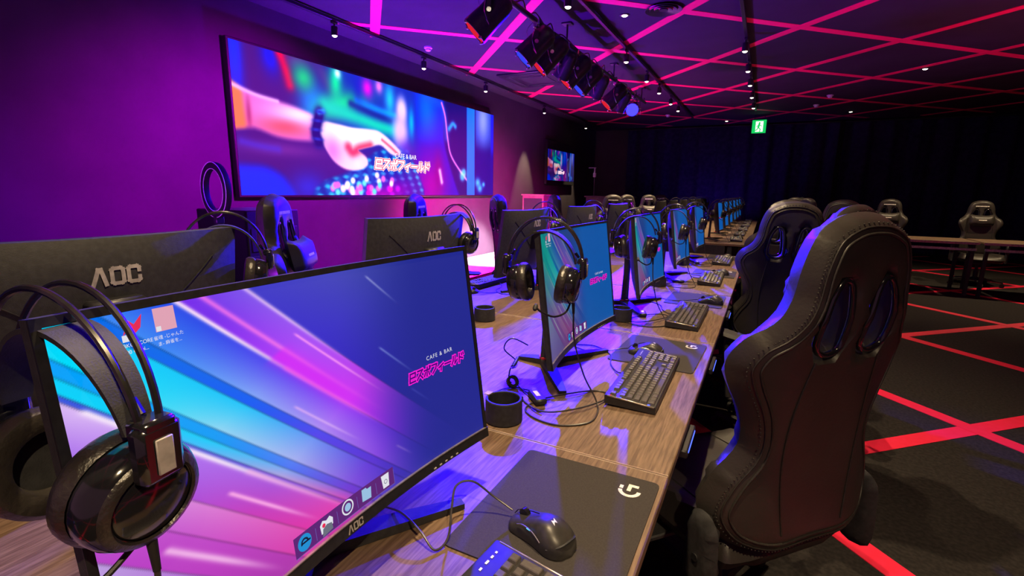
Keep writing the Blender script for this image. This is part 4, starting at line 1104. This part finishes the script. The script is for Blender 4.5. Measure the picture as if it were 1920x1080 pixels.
# ================================================================== GAMING CHAIR (faces +y, origin on the floor)
def mirror(half): return half + [(-x, z) for x, z in half[::-1] if abs(x) > 1e-6]
BACK = loop2d(mirror([(0.0, 0.0), (0.12, 0.0), (0.225, 0.035), (0.268, 0.11), (0.240, 0.20), (0.198, 0.275), (0.204, 0.35), (0.242, 0.43), (0.255, 0.485), (0.234, 0.540), (0.190, 0.580), (0.164, 0.635), (0.152, 0.71), (0.122, 0.778), (0.062, 0.812), (0.0, 0.82)]), 4)
HOLE = [(0.030, 0.530), (0.066, 0.512), (0.104, 0.530), (0.110, 0.580), (0.098, 0.645), (0.072, 0.682), (0.044, 0.668), (0.032, 0.600)]
HR = loop2d(HOLE, 3); HL = [(-x, z) for x, z in HR[::-1]]
BY, BZ, REC = -0.235, 0.43, math.radians(3.8)
def back_def(x, y, z):
    ax = max(0.0, abs(x) - 0.10); y = y + 2.1 * ax * ax * (1.0 if z < 0.56 else max(0.25, 1 - (z - 0.56) * 5)) + 0.030 * math.sin(min(1, z / 0.6) * PI) - 0.012
    y += 0.05 * max(0, z - 0.62) * 0.8
    c, s = math.cos(REC), math.sin(REC)
    return (x, BY + y * c - z * s, BZ + z * c + y * s)
def inset(loop, d):
    L = np.array(loop); nx = np.roll(L, -1, 0) - np.roll(L, 1, 0); nx /= np.maximum(1e-9, np.hypot(*nx.T))[:, None]
    nrm = np.stack([-nx[:, 1], nx[:, 0]], 1)
    area = 0.5 * np.sum(L[:, 0] * np.roll(L[:, 1], -1) - np.roll(L[:, 0], -1) * L[:, 1])
    return [tuple(p) for p in L + nrm * d * (1 if area > 0 else -1)]
def make_chair():
    root = empty('gaming_chair')
    bk = puffy(BACK, (HR, HL), 0.050, 0.042, 0.046, 0.022, back_def, 0.02).build('backrest', 'leather', root, 55)
    for h in (HR, HL):
        MB().tube([back_def(x, -0.034, z) for x, z in h], 0.0075, 8, closed=True).build('slot_rim', 'gloss', bk, 80)
        MB().tube([back_def(x, 0.040, z) for x, z in h], 0.0075, 8, closed=True).build('slot_rim', 'gloss', bk, 80)
    ins = inset(BACK, 0.040)
    MB().tube([back_def(x, -0.0415, z) for x, z in ins], 0.0034, 6, closed=True).build('piping', 'leather_seam', bk, 80)
    ins2 = inset(BACK, 0.026)
    MB().tube([back_def(x, -0.0385, z) for x, z in ins2], 0.0022, 6, closed=True).build('piping', 'leather_seam', bk, 80)
    ins3 = inset(BACK, 0.018); pts = [Vector(back_def(x, -0.0345, z)) for x, z in ins3]; st_ = MB(); acc = 0.0
    for a, b in zip(pts, pts[1:] + pts[:1]):
        n = max(1, int((b - a).length / 0.008))
        for i in range(n): st_.box(a.lerp(b, i / n), (0.0032, 0.0032, 0.0032), 0.001)
    o = st_.build('stitching', 'leather_seam', bk, 0); o['kind'] = 'stuff'
    for s in (-1, 1):
        MB().tube([back_def(s * (0.10 + 0.02 * math.sin(t * PI)), -0.0428, 0.06 + 0.44 * t) for t in [i / 12 for i in range(13)]], 0.0028, 6).build('rear_seam', 'leather_seam', bk, 80)
        MB().tube([back_def(s * (0.135 + 0.012 * math.sin(t * PI)), 0.0505, 0.05 + 0.50 * t) for t in [i / 12 for i in range(13)]], 0.0028, 6).build('front_seam', 'leather_seam', bk, 80)
    # white lettering band on the headrest front (a row of small blocks at this size)
    d = D2(); x = -0.072
    for wd in (.020, .016, .018, .016, .014, .010, .018, .016): d.rect(x, 0.722, x + wd, 0.736); x += wd + 0.0035
    d.build('headrest_mark', 'white_print', bk, lambda a, b: back_def(a, 0.0512, b))
    # seat
    SO = loop2d([(0.0, -0.25), (0.18, -0.245), (0.225, -0.20), (0.245, 0.0), (0.250, 0.17), (0.215, 0.245), (0.10, 0.272), (0.0, 0.275), (-0.10, 0.272), (-0.215, 0.245), (-0.250, 0.17), (-0.245, 0.0), (-0.225, -0.20), (-0.18, -0.245)], 4)
    def seat_def(x, d_, t):
        up = 0.045 * max(0, (abs(x) - 0.13) / 0.12) ** 1.5 if d_ > 0 else 0
        return (x, t, 0.405 + d_ + up * (1.0 if t < 0.2 else 0.5))
    se = puffy(SO, (), 0.050, 0.045, 0.045, 0.024, seat_def).build('seat', 'leather', root, 55)
    for s in (-1, 1):
        MB().tube([seat_def(s * (0.150 + 0.01 * math.sin(i / 10 * PI)), 0.0508, -0.20 + 0.42 * i / 10) for i in range(11)], 0.003, 6).build('seat_seam', 'leather_seam', se, 80)
        # armrest
        ar = MB(); ar.cyl((s * 0.305, -0.02, 0.36), (s * 0.315, -0.01, 0.625), 0.021, 0.019, 14)
        post = ar.build('armrest_post', 'plastic_matte', root)
        MB().box((s * 0.235, -0.02, 0.352), (0.16, 0.06, 0.016), 0.004).build('armrest_bracket', 'plastic_matte', root)
        MB().box((s * 0.311, -0.012, 0.545), (0.052, 0.058, 0.12), 0.012).build('armrest_sleeve', 'plastic', root)
        PO = loop2d([(-0.043, -0.10), (-0.030, -0.135), (0.030, -0.135), (0.043, -0.10), (0.047, 0.05), (0.035, 0.115), (0.0, 0.13), (-0.035, 0.115), (-0.047, 0.05)], 4)
        puffy(PO, (), 0.012, 0.014, 0.014, 0.016, lambda x, d_, t, s=s: (x + s * 0.315, t - 0.005, 0.652 + d_)).build('armrest_pad', 'plastic_matte', root, 50)
        # hinge cover beside the seat
        HC = [(-0.045, -0.10), (0.045, -0.10), (0.050, 0.04), (0.040, 0.085), (0.015, 0.105), (-0.015, 0.105), (-0.040, 0.085), (-0.050, 0.04)]
        Mh = Matrix.Translation((s * 0.272, -0.215, 0.44)) @ Matrix(((0, 0, 1, 0), (1, 0, 0, 0), (0, 1, 0, 0), (0, 0, 0, 1)))
        puffy(loop2d(HC, 4), (), 0.018, 0.018, 0.018, 0.02, lambda x, d_, t, s=s: (s * 0.272 + d_, -0.215 + x, 0.44 + t)).build('hinge_cover', 'plastic_matte', root, 50)
        MB().cyl((s * 0.272, -0.215, 0.43), (s * 0.293, -0.215, 0.43), 0.010, n=12).build('hinge_bolt', 'plastic', root)
    # base
    MB().box((0, -0.02, 0.335), (0.24, 0.26, 0.035), 0.006).build('tilt_plate', 'desk_metal', root)
    MB().cyl((0, 0, 0.11), (0, 0, 0.22), 0.028, n=18).cyl((0, 0, 0.22), (0, 0, 0.33), 0.018, n=14).build('gas_lift', 'desk_metal', root)
    MB().cyl((0, 0, 0.075), (0, 0, 0.125), 0.048, 0.042, 20).build('hub', 'plastic_matte', root)
    for k in range(5):
        a = 2 * PI * k / 5 + 0.3; d_ = Vector((math.cos(a), math.sin(a), 0)); s_ = Vector((-d_.y, d_.x, 0))
        lg = MB().ribbon([d_ * 0.03 + Vector((0, 0, .098)), d_ * 0.18 + Vector((0, 0, .092)), d_ * 0.31 + Vector((0, 0, .076))], [s_ * .028, s_ * .024, s_ * .018], [(0, 0, .016), (0, 0, .014), (0, 0, .010)]).build('base_leg', 'plastic_matte', root, 40)
        cs = MB()
        for q in (-1, 1): cs.cyl(d_ * 0.305 + s_ * q * 0.006 + Vector((0, 0, .029)), d_ * 0.305 + s_ * q * 0.026 + Vector((0, 0, .029)), 0.029, n=16)
        cs.cyl(d_ * 0.305 + Vector((0, 0, .03)), d_ * 0.305 + Vector((0, 0, .07)), 0.008, n=8)
        cs.build('caster', 'rubber', lg)
    return root
ch0 = make_chair()
def pillow(parent, z=0.52, w=0.14, h=0.085):
    PO = loop2d([(-w, -h * .75), (-w * .5, -h), (w * .5, -h), (w, -h * .75), (w * 1.02, h * .6), (w * .9, h), (w * .4, h * .86), (-w * .4, h * .86), (-w * .9, h), (-w * 1.02, h * .6)], 4)
    p = puffy(PO, (), 0.052, 0.030, 0.075, 0.022, lambda x, d_, t: back_def(x, 0.088 + d_ - 2.1 * max(0, abs(x) - .1) ** 2 * .8, z + t)).build('headrest_pillow', 'leather', parent, 60)
    D2().rect(-0.045, z - 0.006, 0.045, z + 0.006).build('pillow_mark', 'white_print', p, lambda a, b: back_def(a, 0.088 + 0.0525, b))
first = [True]
def chair(x, y, face, label, group, pil=False):
    """face: direction it faces, degrees counter-clockwise from +x"""
    o = ch0 if first[0] else copy_tree(ch0, skip=('headrest_pillow',)); first[0] = False
    o.location = (x, y, 0); o.rotation_euler = (0, 0, math.radians(face - 90)); tag(o, label, 'chair', group)
    if pil: pillow(o)
    return o
G1 = 'chairs along the right side of the desks'
chair(-0.030, 1.475, 138, 'black leather gaming chair nearest the camera, seen from behind at the right', G1)
chair(0.115, 2.62, 140, 'black gaming chair mostly hidden behind the nearest one, its violet-lit shoulder showing', G1)
chair(0.094, 3.34, 99, 'black gaming chair seen squarely from behind, second full backrest along the right side', G1)
chair(0.075, 4.36, 106, 'black gaming chair whose left edge shows beyond the second full backrest', G1)
chair(0.30, 7.7, 225, 'black gaming chair turned towards the camera at the start of the far bank', G1, True)
chair(0.28, 9.0, 240, 'violet-lit gaming chair facing the camera at the far bank', G1, True)
chair(0.30, 10.2, 200, 'gaming chair at the far end of the right side', G1)
G2 = 'chairs along the left side of the desks'
chair(-1.86, 1.77, 34, 'black gaming chair with a headrest pillow in front of the violet wall', G2, True)
chair(-1.90, 2.88, 20, 'black gaming chair whose top shows behind the second back-turned monitor', G2)
chair(-1.88, 4.03, 45, 'black gaming chair left of the third back-turned monitor, seen edge-on', G2)
chair(-1.90, 5.40, 40, 'black gaming chair in front of the dark podium, magenta light on its side', G2)
for k, (yy, fc) in enumerate(((7.35, -62), (8.5, -48), (9.9, -66), (11.3, -60))):
    chair(-1.98, yy, fc, f'gaming chair facing the camera, {ORD[k]} on the left side of the far bank', G2, k in (0, 2))
G3 = 'chairs by the right-hand desks'
chair(0.72, 5.75, 75, 'black gaming chair standing behind the nearest chair in the right aisle', G3)
for k, (xx, yy, fc) in enumerate(((1.72, 9.55, 258), (2.9, 9.6, 268), (4.1, 9.5, 275))):
    chair(xx, yy, fc, f'gaming chair with a headrest pillow behind the right-hand tables, {ORD[k]} from the left', G3, True)
# right-hand tables
def make_table():
    root = empty('side_table')
    MB().box((0, 0, 0.7075), (1.16, 0.70, 0.025), 0.003).build('tabletop', 'wood', root)
    MB().box((0, -0.349, 0.70), (1.16, 0.004, 0.03), 0.001).build('edge_band', 'edge_pale', root)
    MB().box((0, -0.33, 0.62), (1.12, 0.02, 0.035), 0.003).build('front_rail', 'alu_edge', root)
    for a in (-1, 1):
        for b in (-1, 1): MB().box((a * 0.53, b * 0.30, 0.3475), (0.04, 0.04, 0.695), 0.003).build('leg', 'desk_metal', root)
    return root
t0 = make_table()
for k in range(3):
    o = t0 if k == 0 else copy_tree(t0); o.location = (1.95 + 1.2 * k, 8.75, 0)
    tag(o, f'wood-topped table in the right aisle, {ORD[k]} from the left', 'table', 'tables in the right aisle')

# ================================================================== TRACK LIGHTS
WARM = (1.0, 0.74, 0.42)
def track(x, y0, y1, label):
    root = empty('lighting_track', (x, (y0 + y1) / 2, ZC - 0.035)); L = y1 - y0
    MB().box((0, 0, 0), (0.036, L, 0.03), 0.003).build('rail', 'can_black', root)
    n = max(2, int(L / 2))
    for k in range(n): MB().cyl((0, -L / 2 + (k + .5) * L / n, 0.012), (0, -L / 2 + (k + .5) * L / n, 0.036), 0.008, n=8).build('hanger', 'can_black', root)
    tag(root, label, 'light track', 'ceiling light tracks')
track(-4.12, 2.2, 13.2, 'black ceiling light track beside the screen wall')
track(-1.66, 1.0, 12.2, 'black ceiling light track over the left side of the desks')
track(-0.37, 0.2, 11.6, 'black ceiling light track over the right side of the desks')
def make_head():
    root = empty('track_spotlight')
    MB().box((0, 0, -0.012), (0.032, 0.07, 0.024), 0.003).build('adapter', 'can_black', root)
    MB().cyl((0, 0, -0.022), (0, 0, -0.06), 0.007, n=8).build('stem', 'can_black', root)
    MB().lathe([(0, -0.05), (0.030, -0.052), (0.033, -0.058), (0.033, -0.138), (0.030, -0.140), (0.027, -0.134), (0.022, -0.118), (0, -0.118)], 20).build('barrel', 'can_black', root)
    MB().lathe([(0, -0.153), (0.012, -0.151), (0.021, -0.146), (0.026, -0.138)], 16).build('lens', 'lens_warm', root)
    return root
hd0 = make_head(); nh = [0]
def head(x, y, label, energy, angle=62, target=None, c=WARM):
    o = hd0 if nh[0] == 0 else copy_tree(hd0); nh[0] += 1
    o.location = (x, y, ZC - 0.05); tag(o, label, 'spotlight', 'track spotlights')
    if energy:
        spot('track_lamp', (x, y, ZC - 0.215), target or (x, y, 0), c, energy, angle, 0.55, 0.025)
for k, yy in enumerate((4.02, 5.52, 7.12, 9.46, 12.03)):
    head(-4.12, yy, f'{ORD[k]} spotlight from the left on the track beside the screen wall', 0 if k < 3 else 320, 42, (-4.55, yy, 0.5))
for k, yy in enumerate((4.25, 6.22, 7.37, 8.28, 9.34, 10.15)):
    head(-1.66, yy, f'{ORD[k]} spotlight on the track over the left side of the desks', [26, 60, 220, 220, 220, 220][k], 75)
for k, yy in enumerate((1.3, 2.8)):
    head(-1.66, yy, f'{ORD[k]} overhead spotlight on the left track above the picture', [75, 45][k], 80, (-1.9, yy, 0))
for k, yy in enumerate((0.75, 2.6, 4.4)):
    head(-0.37, yy, f'{ORD[k]} overhead spotlight on the right track above the picture', 190, 95, (-0.25, yy, 0))
for k, yy in enumerate((6.28, 7.28, 8.2, 9.2, 10.3)):
    head(-0.37, yy, f'{ORD[k]} spotlight in view on the track over the right side of the desks', 70, 75)

# ================================================================== STAGE LIGHTING BAR
XB, ZB = -2.03, 2.80
lbar = empty('lighting_bar', (XB, 6.1, ZB))
MB().cyl((0, -2.9, 0), (0, 2.9, 0), 0.024, n=14).build('pipe', 'can_black', lbar)
for yy in (-2.6, -0.9, 0.9, 2.6):
    MB().cyl((0, yy, 0.02), (0, yy, ZC - ZB), 0.010, n=8).build('hanger', 'can_black', lbar)
    MB().box((0, yy, ZC - ZB - 0.008), (0.10, 0.10, 0.014), 0.002).build('ceiling_plate', 'can_black', lbar)
MB().tube(catmull([(0.02 * math.sin(k * 1.7), -2.8 + 0.16 * k, 0.035 + 0.035 * math.sin(k * 2.9)) for k in range(36)], 4), 0.008, 6).build('cable_run', 'cable_black', lbar)
tag(lbar, 'black ceiling pipe carrying the stage lights', 'lighting bar')
def make_can(aim, lens, s=1.0):
    root = empty('stage_spotlight'); d = Vector(aim).normalized()
    piv = Vector((0, 0, -0.20))
    side = d.cross(Vector((0, 0, 1))).normalized()
    MB().box((0, 0, -0.012), (0.05, 0.045, 0.075), 0.006).cyl((0, 0, -0.05), (0, 0, -0.09), 0.012, n=8).build('clamp', 'chrome', root)
    yk = MB(); R_ = 0.125 * s
    yk.ribbon([side * -R_ + piv, side * -R_ + Vector((0, 0, -0.105)), side * -R_ * .8 + Vector((0, 0, -0.085)), side * R_ * .8 + Vector((0, 0, -0.085)), side * R_ + Vector((0, 0, -0.105)), side * R_ + piv], [d * 0 + side.cross(Vector((0, 0, 1))) * 0.016] * 6, [side * .002, side * .002, (0, 0, .002), (0, 0, .002), side * .002, side * .002])
    yk.build('yoke', 'can_black', root, 40)
    for q in (-1, 1): MB().cyl(piv + side * q * 0.105 * s, piv + side * q * 0.145 * s, 0.018, n=10).build('knob', 'chrome', root)
    M = Matrix.Translation(piv) @ d.to_track_quat('Z', 'Y').to_matrix().to_4x4()
    MB().lathe([(0, -0.19), (0.05, -0.19), (0.085, -0.165), (0.098, -0.12), (0.102, 0.02), (0.108, 0.10), (0.112, 0.165), (0.106, 0.168), (0.098, 0.10), (0.094, 0.09), (0, 0.09)], 24, M @ Matrix.Scale(s, 4)).build('can', 'can_black', root, 40)
    MB().lathe([(0, 0.178), (0.05, 0.174), (0.09, 0.165), (0.103, 0.155)], 24, M @ Matrix.Scale(s, 4)).build('lens', lens, root)
    for k in range(4):
        a = PI / 4 + k * PI / 2; q = M @ Vector((0.108 * math.cos(a) * s, 0.108 * math.sin(a) * s, 0.170 * s)); MB().box(q, (0.022, 0.022, 0.022), 0.004).build('gel_clip', 'chrome', root)
    MB().tube(catmull([(0.02, 0, -0.02), (0.05, 0.04, -0.10), piv - d * 0.10 + side * 0.10 + Vector((0, 0, -0.03)), piv - d * 0.19 * s], 8), 0.006, 6).build('power_cord', 'cable_black', root)
    MB().tube(catmull([(-0.02, 0.01, 0.02), (-0.07, -0.05, -0.09), piv + side * -0.13 * s + Vector((0, 0, -0.10)), piv + d * 0.05 - side * 0.10 * s + Vector((0, 0, 0.05)), (0, -0.02, -0.03)], 8), 0.003, 6).build('safety_cable', 'chrome', root)
    return root
AIML = (-0.63, -0.33, -0.70)
canR = make_can(AIML, 'lens_red'); canB = make_can(AIML, 'lens_blue_dim'); canF = make_can((0.20, -0.93, -0.32), 'lens_blue', .9); canD = make_can((-0.55, 0.25, -0.8), 'lens_red', .8)
lens_used = set()
LAY = [(3.56, 'R', 'first'), (4.42, 'B', 'second'), (4.78, 'R', 'third'), (5.20, 'D', 'fourth'), (5.50, 'R', 'fifth'), (5.95, 'B', 'sixth'), (6.40, 'D', 'seventh'), (7.10, 'R', 'eighth'), (7.55, 'D', 'ninth'), (8.15, 'F', 'tenth')]
for yy, kd, nm in LAY:
    t = {'R': canR, 'B': canB, 'F': canF, 'D': canD}[kd]
    o = t if kd not in lens_used else copy_tree(t); lens_used.add(kd)
    o.location = (XB, yy, ZB - 0.01)
    tag(o, {'F': 'stage light glowing bright blue towards the camera at the far end of the bar'}.get(kd, f'black stage light on the ceiling bar, {nm} from the camera'), 'stage light', 'stage lights')
# light of the stage fixtures
BLUE, MAG = (0.010, 0.0, 1.0), (1.0, 0.0, 0.50)
def can_lamp(y, target, color, energy, angle, blend):                  # just in front of a can's lens
    return spot('stage_lamp', (XB - 0.15, y - 0.11, ZB - 0.39), target, color, energy, angle, blend, 0.05)
spot('stage_lamp', (XB + 0.06, 7.90, ZB - 0.31), (-0.5, 1.4, 0.7), BLUE, 8000, 34, 0.5, 0.05)
can_lamp(4.42, (-1.5, 1.5, 0.6), BLUE, 2100, 114, 0.7)
can_lamp(5.50, (-4.5, 7.2, 0.5), MAG, 3800, 78, 0.8)
can_lamp(7.10, (-4.1, 7.4, 0.0), (1.0, 0.72, 0.86), 5000, 36, 0.5)
can_lamp(3.56, (-4.5, 3.3, 0.9), (0.60, 0.0, 0.9), 1300, 92, 0.8)

# ================================================================== CEILING ODDS AND ENDS
def make_detector():
    root = empty('smoke_detector')
    MB().lathe([(0, 0), (0.052, 0), (0.052, -0.016), (0.046, -0.022), (0, -0.022)], 22).build('base', 'white_plastic', root)
    MB().lathe([(0, -0.020), (0.034, -0.021), (0.034, -0.040), (0.026, -0.048), (0, -0.050)], 22).build('sensor', 'white_plastic', root)
    return root
dt0 = make_detector()
for k, (x, y, lab) in enumerate(((-3.90, 5.32, 'white smoke detector on the ceiling above the big screen'), (0.68, 11.55, 'white detector on the ceiling right of the exit sign, the lower of two'), (0.81, 10.55, 'white detector on the ceiling right of the exit sign, the upper of two'), (-2.15, 11.85, 'white detector on the ceiling beyond the stage lights'))):
    o = dt0 if k == 0 else copy_tree(dt0); o.location = (x, y, ZC); tag(o, lab, 'detector', 'ceiling detectors')
def make_downlight():
    root = empty('downlight')
    MB().lathe([(0.036, 0), (0.048, 0), (0.048, -0.006), (0.036, -0.008)], 20, None, True).build('trim_ring', 'can_black', root)
    MB().lathe([(0, -0.018), (0.018, -0.016), (0.03, -0.008)], 16).build('lens', 'lens_warm', root)
    return root
dl0 = make_downlight()
for k, (x, y, lab) in enumerate(((-1.43, 5.2, 'small recessed ceiling light near the round vent'), (1.38, 12.7, 'small ceiling light far right above the curtain'), (-1.03, 13.3, 'small ceiling light near the top of the far curtain'), (1.75, 8.9, 'recessed ceiling light above the right-hand tables, left one'), (3.6, 8.9, 'recessed ceiling light above the right-hand tables, right one'), (1.0, -0.6, 'recessed ceiling light behind the camera over the right aisle'))):
    o = dl0 if k == 0 else copy_tree(dl0); o.location = (x, y, ZC); tag(o, lab, 'ceiling light', 'recessed lights')
    if k >= 3: spot('recessed_lamp', (x, y, ZC - 0.03), (x, y - 0.1, 0), WARM, [0, 0, 0, 150, 150, 260][k], 110, 0.6, 0.03)
vt = empty('ceiling_vent', (-1.05, 5.17, ZC))
for r in (0.17, 0.125, 0.08): MB().lathe([(r - 0.035, -0.004), (r, -0.022), (r + 0.004, -0.018), (r - 0.031, 0.0)], 32, None, True).build('cone', 'can_black', vt)
MB().lathe([(0, -0.02), (0.04, -0.02), (0.04, -0.012), (0, -0.012)], 24).build('hub', 'can_black', vt)
tag(vt, 'round dark ceiling vent between the pink lines', 'vent')
ac = empty('air_conditioner', (-3.35, 7.4, ZC))
MB().box((0, 0, -0.012), (0.95, 0.95, 0.024), 0.006).build('panel', 'can_black', ac)
MB().box((0, 0, -0.027), (0.44, 0.44, 0.008), 0.002).build('grille', 'desk_metal', ac)
for a, b, sx_, sy_ in ((0, .36, .6, .07), (0, -.36, .6, .07), (.36, 0, .07, .6), (-.36, 0, .07, .6)): MB().box((a, b, -0.027), (sx_, sy_, 0.008), 0.002).build('louvre', 'desk_metal', ac)
tag(ac, 'dark ceiling air conditioner cassette beyond the big screen', 'air conditioner')
# exit sign
ex = empty('exit_sign', (-0.30, 12.55, ZC - 0.42))
MB().box((0, 0, 0.17), (0.30, 0.05, 0.30), 0.006).build('box', 'plastic', ex)
MB().box((0, -0.026, 0.17), (0.28, 0.004, 0.28), 0.001).build('face', 'exit_green', ex)
fe = lambda a, b: (a, -0.0295, b)
D2().poly([(-.07, .06), (.08, .06), (.08, .28), (-.07, .28)]).build('doorway', 'exit_white', ex, fe)
D2().disc((0.005, .245), .018).stroke([(0.0, .215), (-.01, .155)], .035).stroke([(-.01, .15), (.03, .11), (.02, .07)], .018).stroke([(-.012, .15), (-.04, .10), (-.07, .09)], .018).stroke([(.0, .21), (.045, .18)], .014).stroke([(.0, .21), (-.045, .17)], .014).build('running_figure', 'exit_green', ex, lambda a, b: (a, -0.0305, b))
for s in (-1, 1): MB().cyl((s * 0.1, 0, 0.32), (s * 0.1, 0, 0.42), 0.006, n=8).build('rod', 'can_black', ex)
tag(ex, 'green and white illuminated running-man exit sign hanging from the ceiling', 'exit sign')

# ================================================================== FURNITURE BEYOND THE DESKS
ct = empty('reception_counter', (-3.2, 11.3, 0))
MB().box((0, 0, 0.58), (1.0, 0.55, 1.16), 0.006).build('body', 'counter', ct); MB().box((0, -0.01, 1.175), (1.06, 0.62, 0.03), 0.004).build('top', 'counter', ct)
for k in range(3): MB().box((-0.33 + 0.33 * k, -0.28, 0.56), (0.31, 0.012, 1.02), 0.003).build('front_panel', 'counter', ct)
tag(ct, 'brown reception counter in front of the far curtain', 'counter')
pd = empty('podium', (-3.75, 8.35, 0.121))
MB().box((0, 0, 0.54), (0.42, 0.30, 1.08), 0.006).build('body', 'counter', pd); MB().box((0, 0, 1.09), (0.46, 0.34, 0.025), 0.004).build('top', 'counter', pd)
MB().box((0, -0.153, 0.55), (0.36, 0.008, 0.96), 0.002).build('front_panel', 'plastic', pd)
tag(pd, 'dark podium at the end of the stage, magenta light on its side', 'podium')
lp = empty('lamp_stand', (-3.75, 11.75, 0))
MB().lathe([(0, 0), (0.13, 0), (0.13, 0.012), (0.02, 0.025), (0, 0.025)], 24).build('base', 'desk_metal', lp)
MB().cyl((0, 0, 0.02), (0, 0, 1.62), 0.012, n=10).build('pole', 'steel', lp)
MB().box((0, 0, 1.68), (0.07, 0.05, 0.10), 0.006).build('head', 'white_plastic', lp)
MB().cyl((0, 0, 1.72), (0.0, 0, 1.85), 0.018, n=10).build('neck', 'white_plastic', lp); MB().box((-0.06, 0, 1.85), (0.18, 0.04, 0.018), 0.004).build('arm', 'white_plastic', lp)
tag(lp, 'thin pole stand with a pale angled head before the far curtain', 'stand')
# ring light on a stand, left of the chairs
rl = empty('ring_light', (-3.0, 1.905, 0)); rl.rotation_euler = (0, 0, math.radians(-9))
Mr = Matrix.Translation((0, 0, 1.255)) @ Matrix.Rotation(PI / 2, 4, 'X')
MB().lathe([(0.128, -0.016), (0.165, -0.016), (0.168, 0.0), (0.165, 0.016), (0.128, 0.016), (0.125, 0.0)], 48, Mr, True).build('ring', 'plastic', rl, 40)
MB().lathe([(0.131, 0.0165), (0.162, 0.0165), (0.162, 0.019), (0.131, 0.019)], 48, Mr, True).build('diffuser', 'plastic', rl)
for r_ in (0.127, 0.166): MB().lathe([(r_ - .0015, 0.017), (r_ + .0015, 0.017), (r_ + .0015, 0.020), (r_ - .0015, 0.020)], 48, Mr, True).build('rim', 'white_plastic', rl)  # pale hoops stand in for the highlights along the ring's edges
MB().box((0, 0, 1.075), (0.04, 0.05, 0.05), 0.005).build('bracket', 'plastic', rl)
MB().cyl((0, 0, 0.45), (0, 0, 1.07), 0.011, n=10).build('pole', 'desk_metal', rl)
for k in range(3):
    a = 2 * PI * k / 3 + .4; MB().cyl((0, 0, 0.55), (0.32 * math.cos(a), 0.32 * math.sin(a), 0.012), 0.009, n=8).build('leg', 'desk_metal', rl)
tag(rl, 'switched-off black ring light on a stand before the violet wall', 'ring light')
bx = empty('equipment_rack', (-3.35, 2.35, 0))
MB().box((0, 0, 0.56), (0.55, 0.42, 1.12), 0.008).build('cabinet', 'plastic', bx)
for k in range(5): MB().box((0.277, 0, 0.16 + 0.19 * k), (0.006, 0.37, 0.16), 0.002).build('panel', 'desk_metal', bx)
tag(bx, 'dark equipment rack behind the ring light', 'rack')

# ================================================================== ADDED FILL UPLIGHTS, put in to brighten the ceiling and walls
def uplight(x, y, z, color, energy, label, aim=(0, 0, 1)):
    root = empty('added_fill_uplight', (x, y, z))
    MB().lathe([(0, 0.05), (0.07, 0.05), (0.085, 0.07), (0.09, 0.20), (0.084, 0.20), (0.08, 0.16), (0, 0.16)], 24).build('can', 'can_black', root)
    MB().box((0, 0, 0.012), (0.16, 0.16, 0.024), 0.004).build('foot', 'can_black', root)
    for s in (-1, 1): MB().box((s * 0.098, 0, 0.075), (0.006, 0.03, 0.13), 0.001).build('bracket', 'can_black', root)
    MB().lathe([(0, 0.17), (0.079, 0.17)], 24).build('lens', 'lens_blue_dim', root)
    tag(root, label, 'uplight', 'added fill uplights')
    spot('added_fill_lamp', (x, y, z + 0.21), (x + aim[0], y + aim[1], z + 0.21 + aim[2]), color, energy, 125, 0.9, 0.07)
uplight(-3.75, 4.6, 0.121, (0.16, 0.0, 1.0), 2200, 'added fill uplight at the near end of the stage', (0.25, 0.1, 1))
uplight(-3.0, 9.2, 0.0, (0.6, 0.02, 0.9), 500, 'added fill uplight beyond the stage', (0.2, -0.1, 1))
uplight(-1.2, 12.9, 0.0, (0.16, 0.03, 1.0), 60, 'added fill uplight behind the far desk bank', (0, 0.4, 1))
uplight(3.6, 4.8, 0.0, (1.0, 0.16, 0.5), 420, 'added fill uplight in the right aisle', (-0.2, 0.2, 1))
uplight(-2.4, 0.2, 0.0, (0.40, 0.02, 0.9), 420, 'added fill uplight in the left aisle beside the first desk', (0.1, 0.5, 1))
